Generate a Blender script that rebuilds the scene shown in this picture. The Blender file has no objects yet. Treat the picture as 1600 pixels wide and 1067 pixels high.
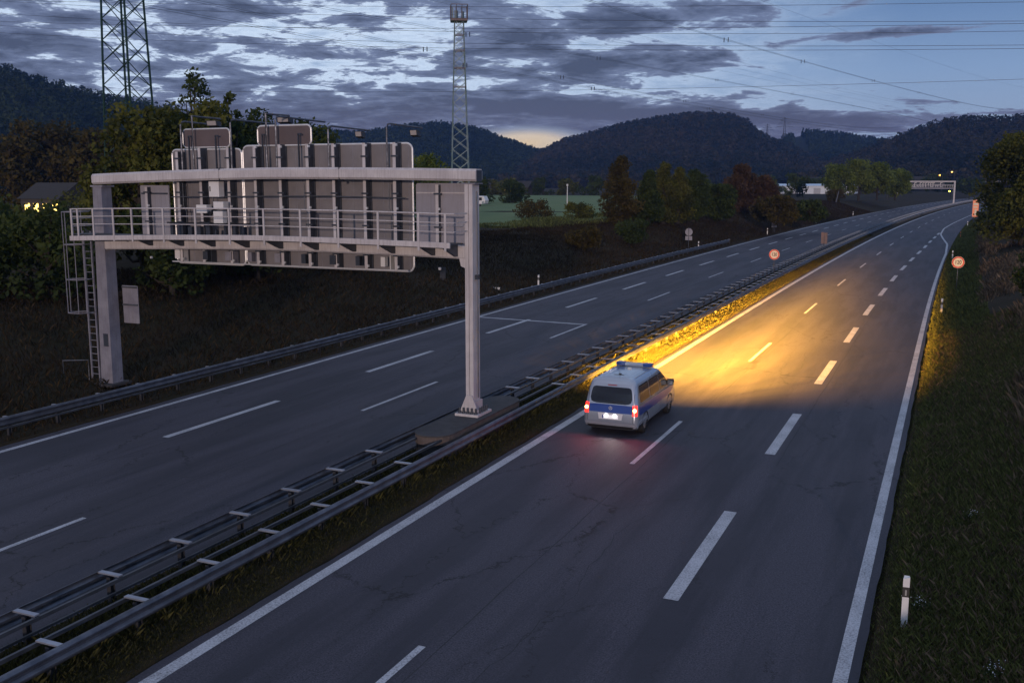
import bpy, math, random
import numpy as np
from mathutils import Vector, Matrix
PI = math.pi
# ------------------------------------------------------------------ camera, sky, sun, exposure
C = bpy.context.scene.collection
scn = bpy.context.scene
cam = bpy.data.cameras.new('camera'); camo = bpy.data.objects.new('camera', cam); C.objects.link(camo)
camo.location = (0, 0, 8.5)
camo.rotation_euler = (math.radians(90 - 9.1097), 0, math.radians(23.7682))
cam.sensor_width = 36; cam.lens = 35.01; cam.clip_start = .1; cam.clip_end = 20000
scn.camera = camo
scn.view_settings.view_transform = 'Standard'; scn.view_settings.look = 'None'
scn.view_settings.exposure = 0.15; scn.view_settings.gamma = 1; scn.view_settings.use_curve_mapping = False
SUN_EL = math.radians(5.5); SUN_AZ = math.radians(163)

def N(nt, typ, **kw):
    n = nt.nodes.new(typ)
    for k, v in kw.items():
        if k == 'op': n.operation = v
        elif hasattr(n, k): setattr(n, k, v)
        else: n.inputs[k.replace('_', ' ')].default_value = v
    return n
def lk(nt, a, b): nt.links.new(a, b)
def ramp(nt, fac, stops, interp='LINEAR'):
    r = nt.nodes.new('ShaderNodeValToRGB'); cr = r.color_ramp; cr.interpolation = interp
    while len(cr.elements) < len(stops): cr.elements.new(.5)
    for e, (p, c) in zip(cr.elements, stops):
        e.position = p; e.color = (c, c, c, 1) if not hasattr(c, '__len__') else (*c, 1)
    lk(nt, fac, r.inputs[0]); return r.outputs[0]
def mth(nt, op, a, b=None, c=None, clamp=False):
    n = nt.nodes.new('ShaderNodeMath'); n.operation = op; n.use_clamp = clamp
    for i, v in enumerate((a, b, c)):
        if v is None: continue
        if isinstance(v, (int, float)): n.inputs[i].default_value = v
        else: lk(nt, v, n.inputs[i])
    return n.outputs[0]
def mix(nt, f, a, b, mode='MIX'):
    n = nt.nodes.new('ShaderNodeMix'); n.data_type = 'RGBA'; n.blend_type = mode
    for s, v in ((0, f), (6, a), (7, b)):
        if isinstance(v, (int, float)): n.inputs[s].default_value = v
        elif isinstance(v, tuple): n.inputs[s].default_value = (*v, 1) if len(v) == 3 else v
        else: lk(nt, v, n.inputs[s])
    return n.outputs[2]

w = bpy.data.worlds.new('World'); scn.world = w; w.use_nodes = True
nt = w.node_tree; nt.nodes.clear()
out = nt.nodes.new('ShaderNodeOutputWorld'); bg = nt.nodes.new('ShaderNodeBackground'); lk(nt, bg.outputs[0], out.inputs[0])
sky = nt.nodes.new('ShaderNodeTexSky'); sky.sky_type = 'NISHITA'; sky.sun_disc = False
sky.sun_elevation = SUN_EL; sky.sun_rotation = SUN_AZ
tc = nt.nodes.new('ShaderNodeTexCoord'); sp = nt.nodes.new('ShaderNodeSeparateXYZ'); lk(nt, tc.outputs['Generated'], sp.inputs[0])
X, Y, Z = sp.outputs
Zp = mth(nt, 'MAXIMUM', Z, 0.0)
grad = ramp(nt, Zp, [(0, (.22, .27, .40)), (.06, (.24, .33, .50)), (.10, (.195, .30, .50)), (.18, (.085, .17, .36)), (.32, (.11, .19, .38)), (.5, (.24, .31, .48)), (1, (.26, .33, .48))])
inv = mth(nt, 'DIVIDE', 1.0, mth(nt, 'ADD', Zp, .11))
cb = nt.nodes.new('ShaderNodeCombineXYZ'); lk(nt, mth(nt, 'MULTIPLY', X, inv), cb.inputs[0]); lk(nt, mth(nt, 'MULTIPLY', Y, inv), cb.inputs[1])
def cn(scale, detail, rough, dist, loc):
    mp = nt.nodes.new('ShaderNodeMapping'); mp.inputs['Location'].default_value = loc; lk(nt, cb.outputs[0], mp.inputs[0])
    n = nt.nodes.new('ShaderNodeTexNoise'); n.inputs['Scale'].default_value = scale; n.inputs['Detail'].default_value = detail
    n.inputs['Roughness'].default_value = rough; n.inputs['Distortion'].default_value = dist; lk(nt, mp.outputs[0], n.inputs[0]); return n.outputs[0]
n1 = cn(3.0, 12, .64, .35, (3.1, 7.7, 0)); n2 = cn(.8, 3, .5, 0, (11.3, 2.2, 5)); n3 = cn(11.0, 8, .65, .4, (1, 5, 2))
# the deck is thick on the left of the view and breaks up towards the right; a low bank lies along the horizon
biasL = ramp(nt, mth(nt, 'ADD', mth(nt, 'MULTIPLY', X, 1.0), 1.0), [(.0, .585), (.45, .57), (.60, .52), (.70, .46), (.82, .36), (.92, .30), (1.0, .27)])
low = ramp(nt, Zp, [(0, .9), (.042, .86), (.062, .64), (.085, .50), (.16, .52), (.3, .6), (1, .6)])
dens = mth(nt, 'ADD', mth(nt, 'ADD', mth(nt, 'MULTIPLY', n1, 1.0), mth(nt, 'MULTIPLY', n2, .35)), mth(nt, 'MULTIPLY', n3, .22))
dens = mth(nt, 'ADD', dens, mth(nt, 'MULTIPLY', mth(nt, 'SUBTRACT', biasL, .5), .75))
dens = mth(nt, 'ADD', dens, mth(nt, 'MULTIPLY', mth(nt, 'SUBTRACT', low, .5), .55))
CLD = [(-.40, .1065, -.17, .121, .010, .30), (-.40, .150, -.09, .160, .016, .24), (-.14, .1295, .06, .136, .005, .26), (-.42, .072, -.02, .052, .009, .34), (-.60, .080, -.38, .070, .012, .12), (-.52, .125, -.38, .13, .02, .08)]
az_ = mth(nt, 'DIVIDE', X, mth(nt, 'MAXIMUM', Y, .05))
for a0, e0, a1, e1, we, amp in CLD:      # long banks of cloud
    da = mth(nt, 'SUBTRACT', az_, (a0+a1)/2); wa = abs(a1-a0)/2
    de = mth(nt, 'SUBTRACT', mth(nt, 'SUBTRACT', Z, (e0+e1)/2), mth(nt, 'MULTIPLY', da, (e1-e0)/(a1-a0)))
    q = mth(nt, 'ADD', mth(nt, 'POWER', mth(nt, 'ABSOLUTE', mth(nt, 'DIVIDE', da, wa)), 4.0), mth(nt, 'POWER', mth(nt, 'ABSOLUTE', mth(nt, 'DIVIDE', de, we)), 2.0))
    dens = mth(nt, 'ADD', dens, mth(nt, 'MULTIPLY', mth(nt, 'MULTIPLY', mth(nt, 'EXPONENT', mth(nt, 'MULTIPLY', q, -1.0)), amp), mth(nt, 'GREATER_THAN', Y, 0.0)))
cov = ramp(nt, dens, [(.765, 0), (.835, 1)], 'EASE')
thick = ramp(nt, dens, [(.80, 0), (1.05, 1)])
cloudc = mix(nt, thick, (.15, .19, .33), (.036, .048, .108))
cloudc = mix(nt, ramp(nt, Zp, [(0, .9), (.09, 0)]), cloudc, (.090, .083, .155))
cloudc = mix(nt, ramp(nt, Zp, [(.24, 0), (.5, 1)]), cloudc, (.26, .29, .40))
# bright thin edges and gaps in the deck
gap = mth(nt, 'MULTIPLY', ramp(nt, dens, [(.60, .35), (.78, 1)]), ramp(nt, mth(nt, 'ADD', X, 1.0), [(.5, 1), (.76, .5), (.95, 0)]))
clear = mix(nt, gap, grad, (.58, .70, .88))
# last yellow light low over the notch between the hills
vs = nt.nodes.new('ShaderNodeVectorMath'); vs.operation = 'MULTIPLY'; lk(nt, tc.outputs['Generated'], vs.inputs[0]); vs.inputs[1].default_value = (1, 1, 4.0)
vd = nt.nodes.new('ShaderNodeVectorMath'); vd.operation = 'DISTANCE'; lk(nt, vs.outputs[0], vd.inputs[0]); vd.inputs[1].default_value = (-.388, .92, .037 * 4.0)
glow = ramp(nt, vd.outputs['Value'], [(0, 1), (.03, .8), (.068, 0)], 'EASE')
clear = mix(nt, glow, clear, (.90, .68, .40))
cov = mth(nt, 'MULTIPLY', cov, ramp(nt, vd.outputs['Value'], [(.03, .15), (.075, 1)]))
skyc = mix(nt, mth(nt, 'MULTIPLY', cov, .97), clear, cloudc)
sks = nt.nodes.new('ShaderNodeVectorMath'); sks.operation = 'SCALE'; lk(nt, sky.outputs[0], sks.inputs[0]); sks.inputs['Scale'].default_value = .006
lk(nt, mix(nt, 1.0, skyc, sks.outputs[0], 'ADD'), bg.inputs[0]); bg.inputs['Strength'].default_value = 1.0

sl = bpy.data.lights.new('warm_key', 'SUN'); so = bpy.data.objects.new('warm_key', sl); C.objects.link(so)
sl.energy = 1.25; sl.angle = math.radians(1.5); sl.color = (1.0, .77, .66)  # low warm lamp added for the gantry front, standing in for traffic headlights
sd = Vector((math.sin(SUN_AZ) * math.cos(SUN_EL), math.cos(SUN_AZ) * math.cos(SUN_EL), math.sin(SUN_EL)))
so.rotation_euler = sd.to_track_quat('Z', 'Y').to_euler(); so.location = (20, -60, 30)

# ------------------------------------------------------------------ materials
MATS = {}
def mat(name, col, rough=.6, metal=0., var=.0, vscale=3., col2=None, bump=0., bscale=30., emit=None, es=0., alpha=None, attr=None, spec=.5, coat=0., transl=0.):
    if name in MATS: return MATS[name]
    m = bpy.data.materials.new(name); m.use_nodes = True; nt = m.node_tree; b = nt.nodes['Principled BSDF']
    b.inputs['Roughness'].default_value = rough; b.inputs['Metallic'].default_value = metal
    b.inputs['Specular IOR Level'].default_value = spec; b.inputs['Coat Weight'].default_value = coat
    tc = nt.nodes.new('ShaderNodeTexCoord'); co = tc.outputs['Object']
    c = col
    if var or col2:
        n = N(nt, 'ShaderNodeTexNoise', Scale=vscale, Detail=6, Roughness=.6); lk(nt, co, n.inputs[0])
        c2 = col2 or tuple(x * (1 - var) for x in col)
        c = mix(nt, ramp(nt, n.outputs[0], [(.35, 0), (.65, 1)]), col, c2)
    if attr:
        a = nt.nodes.new('ShaderNodeAttribute'); a.attribute_name = 'tint'
        c = mix(nt, a.outputs['Fac'], c, attr)
    if isinstance(c, tuple): b.inputs['Base Color'].default_value = (*c, 1)
    else: lk(nt, c, b.inputs['Base Color'])
    if bump:
        n = N(nt, 'ShaderNodeTexNoise', Scale=bscale, Detail=4); lk(nt, co, n.inputs[0])
        bp = N(nt, 'ShaderNodeBump', Strength=bump, Distance=.02); lk(nt, n.outputs[0], bp.inputs['Height']); lk(nt, bp.outputs[0], b.inputs['Normal'])
    if emit:
        b.inputs['Emission Color'].default_value = (*emit, 1); b.inputs['Emission Strength'].default_value = es
    if alpha is not None: b.inputs['Alpha'].default_value = alpha
    MATS[name] = m; return m

galv = mat('galvanised_steel', (.17, .18, .21), .40, .75, col2=(.09, .10, .125), vscale=2.5)
galvd = mat('dull_galvanised', (.11, .12, .14), .5, .5, col2=(.06, .065, .075), vscale=1.8)
spacerm = mat('spacer_steel', (.42, .45, .52), .35, .55, var=.25, vscale=2)
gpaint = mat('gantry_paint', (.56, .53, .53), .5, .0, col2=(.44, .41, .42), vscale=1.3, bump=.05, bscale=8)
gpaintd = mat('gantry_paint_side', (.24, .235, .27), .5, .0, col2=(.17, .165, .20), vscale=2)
gpanel = mat('panel_back', (.205, .19, .195), .48, .0, col2=(.145, .135, .14), vscale=.9)
gpanel2 = mat('small_panel_back', (.30, .29, .32), .48, .1, col2=(.25, .24, .27), vscale=.9)
gdark = mat('dark_steel', (.055, .065, .085), .5, .3, var=.3)
deckm = mat('grating', (.07, .075, .085), .6, .4, var=.3, vscale=8)
alum = mat('aluminium_rim', (.70, .70, .70), .4, .3, var=.12)
cabm = mat('cabinet_paint', (.68, .67, .66), .4, var=.06, vscale=4)
black = mat('black_plastic', (.015, .015, .017), .45)
conc = mat('concrete', (.062, .058, .06), .85, col2=(.035, .033, .034), vscale=3, bump=.3, bscale=40)
concw = mat('concrete_side_band', (.12, .095, .085), .85, col2=(.08, .062, .056), vscale=5, bump=.3, bscale=40)
pylg = mat('green_pylon_paint', (.014, .05, .032), .5, .2, var=.4)
mastm = mat('mast_paint', (.22, .27, .30), .5, .3, col2=(.12, .19, .17), vscale=.3)
mastr = mat('mast_platform_paint', (.12, .09, .09), .5, .2, var=.3)
farst = mat('far_steel', (.07, .08, .10), .6, .2)
cablem = mat('cable_aluminium', (.035, .04, .055), .5, .5)
postm = mat('weathered_post_steel', (.05, .052, .06), .7, .3, var=.4)
rubber = mat('rubber', (.012, .012, .013), .8)
whitep = mat('white_post', (.72, .71, .70), .5, var=.08, vscale=6)

def streaks(m, sc=(9, 9, .6), dark=.62, amt=.7):
    nt = m.node_tree; b = nt.nodes['Principled BSDF']; src = b.inputs['Base Color'].links[0].from_socket
    tc = nt.nodes.new('ShaderNodeTexCoord'); mp = nt.nodes.new('ShaderNodeMapping'); mp.inputs['Scale'].default_value = sc; lk(nt, tc.outputs['Object'], mp.inputs[0])
    n = N(nt, 'ShaderNodeTexNoise', Scale=1.0, Detail=8, Roughness=.7); lk(nt, mp.outputs[0], n.inputs[0])
    f = ramp(nt, n.outputs[0], [(.48, 0), (.66, amt)]); lk(nt, mix(nt, f, src, (.16*dark, .14*dark, .125*dark)), b.inputs['Base Color'])
    lk(nt, ramp(nt, n.outputs[0], [(.3, .38), (.7, .7)]), b.inputs['Roughness'])
for m_, a_ in ((gpaint, .35), (gpanel, .18), (gpanel2, .2), (gpaintd, .4)): streaks(m_, (14, 14, .8), .9, a_)
streaks(galv, (3, .25, 8), .5, .5)
# ------------------------------------------------------------------ mesh helpers
class MB:
    def __init__(s): s.v = []; s.f = []
    def quad(s, a, b, c, d): n = len(s.v); s.v += [tuple(a), tuple(b), tuple(c), tuple(d)]; s.f.append((n, n+1, n+2, n+3)); return s
    def poly(s, pts): n = len(s.v); s.v += [tuple(p) for p in pts]; s.f.append(tuple(range(n, n+len(pts)))); return s
    def box(s, x0, x1, y0, y1, z0, z1):
        n = len(s.v)
        s.v += [(x, y, z) for z in (z0, z1) for x, y in ((x0, y0), (x1, y0), (x1, y1), (x0, y1))]
        s.f += [(n, n+3, n+2, n+1), (n+4, n+5, n+6, n+7)] + [(n+i, n+(i+1) % 4, n+4+(i+1) % 4, n+4+i) for i in range(4)]
        return s
    def ring(s, pts, r, k=6, closed=False, cap=True, r2=None):
        pts = [Vector(p) for p in pts]; n0 = len(s.v); m = len(pts)
        for i, p in enumerate(pts):
            if closed: t = pts[(i+1) % m] - pts[i-1]
            else: t = (pts[min(i+1, m-1)] - pts[max(i-1, 0)])
            t.normalize(); up = Vector((0, 0, 1)) if abs(t.z) < .95 else Vector((0, 1, 0))
            a = t.cross(up).normalized(); b = a.cross(t)
            rr = r if r2 is None else r + (r2 - r) * i / max(1, m-1)
            if hasattr(r, '__len__'): rr = r[i]
            for j in range(k):
                q = 2*PI*(j+.5)/k; s.v.append(tuple(p + (a*math.cos(q) + b*math.sin(q))*rr))
        for i in range(m if closed else m-1):
            for j in range(k):
                A = n0 + i*k; B = n0 + ((i+1) % m)*k
                s.f.append((A+j, A+(j+1) % k, B+(j+1) % k, B+j))
        if cap and not closed:
            s.f.append(tuple(n0+j for j in reversed(range(k)))); s.f.append(tuple(n0+(m-1)*k+j for j in range(k)))
        return s
    def bar(s, a, b, r, k=4, r2=None): return s.ring([a, b], r, k, r2=r2)
    def prism(s, outline, a, b):      # outline of 3D pts fn(t): list of pts at a and same at b
        n = len(s.v); m = len(a); s.v += [tuple(p) for p in a] + [tuple(p) for p in b]
        s.f += [tuple(n+i for i in reversed(range(m))), tuple(n+m+i for i in range(m))] + [(n+i, n+(i+1) % m, n+m+(i+1) % m, n+m+i) for i in range(m)]
        return s
    def build(s, name, m, parent=None, smooth=False, bevel=0):
        me = bpy.data.meshes.new(name); me.from_pydata(s.v, [], s.f); me.update()
        if m: me.materials.append(m)
        o = bpy.data.objects.new(name, me); C.objects.link(o)
        if smooth: me.polygons.foreach_set('use_smooth', [True]*len(me.polygons))
        if bevel:
            bv = o.modifiers.new('bevel', 'BEVEL'); bv.width = bevel; bv.segments = 2; bv.limit_method = 'ANGLE'
        if parent: setpar(o, parent)
        return o
def setpar(o, p):
    o.parent = p; o.matrix_parent_inverse = Matrix.Translation(-p.location)
def npmesh(name, V, F, m, parent=None, tint=None, smooth=False):
    me = bpy.data.meshes.new(name); nf, k = F.shape
    me.vertices.add(len(V)); me.vertices.foreach_set('co', np.ascontiguousarray(V, dtype=np.float32).ravel())
    me.loops.add(nf*k); me.loops.foreach_set('vertex_index', np.ascontiguousarray(F, dtype=np.int32).ravel())
    me.polygons.add(nf); me.polygons.foreach_set('loop_start', np.arange(0, nf*k, k, dtype=np.int32))
    me.update(calc_edges=True)
    if smooth: me.polygons.foreach_set('use_smooth', np.ones(nf, dtype=bool))
    if tint is not None:
        a = me.attributes.new('tint', 'FLOAT', 'FACE'); a.data.foreach_set('value', np.ascontiguousarray(tint, dtype=np.float32))
    me.materials.append(m)
    o = bpy.data.objects.new(name, me); C.objects.link(o)
    if parent: setpar(o, parent)
    return o
def tag(o, label=None, cat=None, group=None, kind=None):
    if label: o['label'] = label
    if cat: o['category'] = cat
    if group: o['group'] = group
    if kind: o['kind'] = kind
    return o
def thing(name, label, cat, loc=(0, 0, 0), group=None):
    o = bpy.data.objects.new(name, None); C.objects.link(o); o.location = loc; o.empty_display_size = .3
    return tag(o, label, cat, group)
def struct(o): o['kind'] = 'structure'; return o

def cc(y):                               # the road's bend to the right
    y = np.asarray(y, dtype=float); d = np.maximum(0, np.minimum(y, 900) - 60)
    r = d*d/7800. + np.maximum(0, y - 900)*(2*840/7800.)
    return r
def cf(y): return float(cc(y))

# ------------------------------------------------------------------ ground
LX = np.array([-4000, -2500, -1500, -900, -600, -400, -250, -150, -100, -75, -60, -52, -46, -42, -39, -36.5, -34.5, -33, -31.8, -30.6, -29.6, -28.8, -28.2, -27.95, -27.9, -24, -20, -16, -15.45, -15.4, -15, -14.3, -13.6, -13, -12.65, -12.6, -9, -5, -1.0, -.9, -.85, -.5, 0, .7, 1.4, 2.2, 3, 4, 5.5, 7, 9, 12, 16, 22, 30, 45, 70, 110, 180, 300, 600, 1200, 2500, 4000.])
LZ = np.interp(LX, [-4000, -60, -44, -39, -36.5, -34.5, -33, -31.8, -30.6, -29.6, -28.8, -28.2, -27.95, -27.9, -15.45, -15.4, -15, -14.3, -13.6, -12.65, -12.6, -.9, -.85, 0, .7, 1.4, 2.2, 3, 4, 5.5, 7, 9, 12, 4000],
                   [3, 3, 3, 2.75, 2.3, 1.7, 1.15, .85, .6, .32, .1, .03, .015, -.12, -.12, .02, .07, .1, .07, .015, -.12, -.12, .02, .06, .2, .5, .85, 1.2, 1.5, 1.8, 2.0, 2.2, 2.4, 3.])
def hz(l): return np.interp(l, LX, LZ)
YY = np.concatenate([np.arange(-60, 130, 1.0), np.arange(130, 300, 4.), np.arange(300, 900, 20.), np.arange(900, 4001, 155.)])
G1, G2 = np.meshgrid(LX, YY)
rng = np.random.default_rng(7)
def vnoise(x, y, seed=0):                # cheap smooth noise from sines
    r = np.random.default_rng(seed); s = np.zeros_like(x, dtype=float)
    for i in range(7):
        a = r.uniform(0, 6.28); f = r.uniform(.25, 1.1)*(1.45**(i*.5)); s += np.sin((x*math.cos(a) + y*math.sin(a))*f + r.uniform(0, 6.28))/(1+i*.35)
    return s/3
GZ = hz(G1)
amp = np.clip((-29.0 - G1)/4, 0, 1)*.22*np.clip(np.abs(200 + G1)/100, 0, 1) + np.clip((G1 - .4)/2, 0, 1)*.16
GZ = GZ + amp*vnoise(G1, G2, 3)
def ground_h(x, y):
    l = np.asarray(x) - cc(y); a = np.clip((-29.0 - l)/4, 0, 1)*.22 + np.clip((l - .4)/2, 0, 1)*.16
    return hz(l) + a*vnoise(l, np.asarray(y, dtype=float), 3)
GX = G1 + cc(G2)
ny, nx = GX.shape
idx = np.arange(ny*nx).reshape(ny, nx)
F = np.stack([idx[:-1, :-1], idx[:-1, 1:], idx[1:, 1:], idx[1:, :-1]], -1).reshape(-1, 4)
gm = bpy.data.materials.new('soil_and_turf'); gm.use_nodes = True; nt = gm.node_tree; b = nt.nodes['Principled BSDF']; b.inputs['Roughness'].default_value = .95; b.inputs['Specular IOR Level'].default_value = .15
tcn = nt.nodes.new('ShaderNodeTexCoord'); co = tcn.outputs['Object']
na = N(nt, 'ShaderNodeTexNoise', Scale=.35, Detail=8, Roughness=.7); lk(nt, co, na.inputs[0])
nb = N(nt, 'ShaderNodeTexNoise', Scale=6, Detail=6, Roughness=.7); lk(nt, co, nb.inputs[0])
c1 = mix(nt, ramp(nt, na.outputs[0], [(.4, 0), (.6, 1)]), (.030, .026, .012), (.048, .031, .017))
c2 = mix(nt, ramp(nt, nb.outputs[0], [(.35, 0), (.7, 1)]), c1, (.024, .021, .012))
lk(nt, c2, b.inputs['Base Color'])
bp = N(nt, 'ShaderNodeBump', Strength=.8, Distance=.08); lk(nt, nb.outputs[0], bp.inputs['Height']); lk(nt, bp.outputs[0], b.inputs['Normal'])
struct(npmesh('ground', np.stack([GX, G2, GZ], -1).reshape(-1, 3), F, gm, smooth=True))

# meadow: one sheet beyond the bank
fm = bpy.data.materials.new('meadow_grass'); fm.use_nodes = True; nt = fm.node_tree; b = nt.nodes['Principled BSDF']; b.inputs['Roughness'].default_value = .9; b.inputs['Specular IOR Level'].default_value = .2
tcn = nt.nodes.new('ShaderNodeTexCoord'); na = N(nt, 'ShaderNodeTexNoise', Scale=.08, Detail=8, Roughness=.7); lk(nt, tcn.outputs['Object'], na.inputs[0])
nb = N(nt, 'ShaderNodeTexNoise', Scale=3, Detail=4, Roughness=.7); lk(nt, tcn.outputs['Object'], nb.inputs[0])
c1 = mix(nt, ramp(nt, na.outputs[0], [(.35, 0), (.65, 1)]), (.14, .20, .08), (.18, .22, .09)); c1 = mix(nt, mth(nt, 'MULTIPLY', nb.outputs[0], .5), c1, (.09, .145, .065))
lk(nt, c1, b.inputs['Base Color'])
pts = [(-50, 112), (-47, 135), (-45, 160), (-44, 200), (-39, 260), (-60, 330), (-110, 372), (-190, 372), (-290, 330), (-200, 215), (-130, 155), (-85, 122)]
mb = MB(); mb.poly([(x, y, 3.12) for x, y in pts][::-1]); 
fo = mb.build('meadow', fm); struct(fo)

# ------------------------------------------------------------------ asphalt
am = bpy.data.materials.new('asphalt'); am.use_nodes = True; nt = am.node_tree; b = nt.nodes['Principled BSDF']
tcn = nt.nodes.new('ShaderNodeTexCoord'); co = tcn.outputs['Object']
fine = N(nt, 'ShaderNodeTexNoise', Scale=26, Detail=5, Roughness=.85); lk(nt, co, fine.inputs[0])
mp = nt.nodes.new('ShaderNodeMapping'); mp.inputs['Scale'].default_value = (.55, .05, 1); lk(nt, co, mp.inputs[0])
strk = N(nt, 'ShaderNodeTexNoise', Scale=1.6, Detail=6, Roughness=.6); lk(nt, mp.outputs[0], strk.inputs[0])
big = N(nt, 'ShaderNodeTexNoise', Scale=.12, Detail=5, Roughness=.6); lk(nt, co, big.inputs[0])
ca = mix(nt, ramp(nt, fine.outputs[0], [(.40, 0), (.60, 1)]), (.018, .017, .024), (.105, .098, .125))
ca = mix(nt, ramp(nt, strk.outputs[0], [(.42, .85), (.58, 0)]), ca, (.030, .030, .040))
ca = mix(nt, ramp(nt, big.outputs[0], [(.4, 0), (.7, .5)]), ca, (.070, .064, .078))
med = N(nt, 'ShaderNodeTexNoise', Scale=7, Detail=5, Roughness=.8); lk(nt, co, med.inputs[0])
ca = mix(nt, ramp(nt, med.outputs[0], [(.52, 0), (.70, .55)]), ca, (.026, .025, .032))
# wandering cracks
dn = N(nt, 'ShaderNodeTexNoise', Scale=1.3, Detail=7, Roughness=.7); lk(nt, co, dn.inputs[0])
va = nt.nodes.new('ShaderNodeVectorMath'); va.operation = 'MULTIPLY_ADD'; lk(nt, dn.outputs['Color'], va.inputs[0]); va.inputs[1].default_value = (1.6, 1.6, 0); lk(nt, co, va.inputs[2])
mp2 = nt.nodes.new('ShaderNodeMapping'); mp2.inputs['Scale'].default_value = (.42, .13, 1); lk(nt, va.outputs[0], mp2.inputs[0])
vo = nt.nodes.new('ShaderNodeTexVoronoi'); vo.feature = 'DISTANCE_TO_EDGE'; vo.inputs['Scale'].default_value = 1.0; lk(nt, mp2.outputs[0], vo.inputs[0])
crk = mth(nt, 'MULTIPLY', ramp(nt, vo.outputs['Distance'], [(.003, 1), (.009, 0)]), ramp(nt, big.outputs[0], [(.42, 0), (.52, 1)]))
crk = mth(nt, 'MULTIPLY', crk, ramp(nt, dn.outputs[0], [(.42, 0), (.5, .85)]))
ca = mix(nt, crk, ca, (.008, .008, .009))
lk(nt, ca, b.inputs['Base Color']); b.inputs['Roughness'].default_value = .72; b.inputs['Specular IOR Level'].default_value = .35
bp = N(nt, 'ShaderNodeBump', Strength=.35, Distance=.008); lk(nt, fine.outputs[0], bp.inputs['Height']); lk(nt, bp.outputs[0], b.inputs['Normal'])

def strip(mb, a, b, y0, y1, z, step=3.):  # a, b lateral offsets (may be functions of y)
    n = max(1, int(math.ceil((y1-y0)/step))); fa = a if callable(a) else (lambda y: a); fb = b if callable(b) else (lambda y: b)
    i0 = len(mb.v)
    for i in range(n+1):
        y = y0 + (y1-y0)*i/n; c = cf(y); mb.v += [(fa(y)+c, y, z), (fb(y)+c, y, z)]
    for i in range(n): k = i0+2*i; mb.f.append((k, k+1, k+3, k+2))
rr = random.Random(4)
def wob(base, amp, s):
    ph = [rr.uniform(0, 6) for _ in range(4)]
    return lambda y: base + amp*(math.sin(y*1.7+ph[0]) + math.sin(y*3.9+ph[1])*.6 + math.sin(y*.6+ph[2]))*s
mb = MB(); strip(mb, wob(-12.52, .03, .7), wob(-.98, .02, .6), -60, 1600, 0, .6); rro = mb.build('right_carriageway', am); struct(rro)
mb = MB(); strip(mb, wob(-27.85, .05, .5), -15.45, -60, 1600, 0, 1.5); struct(mb.build('left_carriageway', am))

tarm = mat('tar_seal', (.040, .040, .046), .85, var=.5, vscale=3)
mb = MB()
def wobs(base, amp): 
    p = [rr.uniform(0, 6) for _ in range(3)]; return lambda y: base+amp*(math.sin(y*.9+p[0])+.5*math.sin(y*2.3+p[1])+.3*math.sin(y*6.1+p[2]))
for l, wd, ya, yb, am2 in ((-8.18, .016, 4, 260, .012), (-4.45, .014, 30, 200, .015), (-19.6, .018, 6, 300, .012), (-23.4, .016, 6, 300, .015), (-10.6, .014, 46, 78, .16), (-6.9, .010, 14, 24, .12), (-6.2, .012, 44, 60, .14), (-21.7, .012, 20, 48, .10)):
    f = wobs(l, am2); strip(mb, lambda y: f(y)-wd, lambda y: f(y)+wd*math.sin(y*1.3+l)*.4+wd*.6, ya, yb, .0025, .35)
for y, la, lb in ((15.6, -12.4, -1.2), (43.8, -12.4, -4.9), (71, -12.4, -1.2), (96, -12.4, -4.8), (24.0, -27.5, -16), (46.5, -27.5, -20), (78, -27.5, -16)):
    continue; n = 60; k0 = len(mb.v)
    for i in range(n+1): x = la+(lb-la)*i/n; d = .05*math.sin(x*1.9+y)+.03*math.sin(x*5.3); mb.v += [(x+cf(y), y+d, .0021), (x+cf(y), y+d+.035+.015*math.sin(x*3), .0021)]
    for i in range(n): k = k0+2*i; mb.f.append((k, k+2, k+3, k+1))
struct(mb.build('tar_seam', tarm))

lm = bpy.data.materials.new('road_paint'); lm.use_nodes = True; nt = lm.node_tree; b = nt.nodes['Principled BSDF']; b.inputs['Roughness'].default_value = .6
tcn = nt.nodes.new('ShaderNodeTexCoord'); na = N(nt, 'ShaderNodeTexNoise', Scale=22, Detail=4, Roughness=.75); lk(nt, tcn.outputs['Object'], na.inputs[0])
nb = N(nt, 'ShaderNodeTexNoise', Scale=1.2, Detail=4); lk(nt, tcn.outputs['Object'], nb.inputs[0])
wear = mth(nt, 'ADD', na.outputs[0], mth(nt, 'MULTIPLY', nb.outputs[0], .35))
lk(nt, mix(nt, ramp(nt, wear, [(.60, 0), (.86, 1)]), (.54, .54, .57), (.15, .15, .16)), b.inputs['Base Color'])
mk = MB(); MZ = .005
strip(mk, -12.32, -12.03, -40, 900, MZ)                                    # edge line by the median
er = lambda y: float(np.interp(y, [-50, 130, 150, 165, 178, 200, 225, 250, 291, 330, 900], [-1.33, -1.2, -1.6, -2.7, -3.55, -4.0, -3.6, -3.0, -2.2, -1.9, -1.9]))
strip(mk, lambda y: er(y)-.12, lambda y: er(y)+.12, -40, 900, MZ)
strip(mk, -27.45, -27.22, -40, 1100, MZ); strip(mk, -16.35, -16.15, -40, 1100, MZ)
for i in range(-1, 26):                                                    # thin lane dashes 6 m, 13 m gap
    y = 9.2 + 19.2*i; strip(mk, -8.59+0, -8.44, y, y+6, MZ); 
for i in range(-1, 24):
    y = 12.0 + 19.2*i; strip(mk, -19.98, -19.83, y, y+6, MZ)
tl = lambda y: float(np.interp(y, [0, 70, 100, 140, 170, 260], [-4.84, -4.84, -4.65, -4.1, -3.95, -3.9]))
for i in range(0, 15):
    y = 7.0 + 12.1*i; strip(mk, lambda q: tl(q)-.16, lambda q: tl(q)+.16, y, y+6.05, MZ)
for i in range(0, 42):
    y = 12.4 + 12.75*i; strip(mk, -23.98, -23.72, y, y+6.2, MZ)
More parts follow.
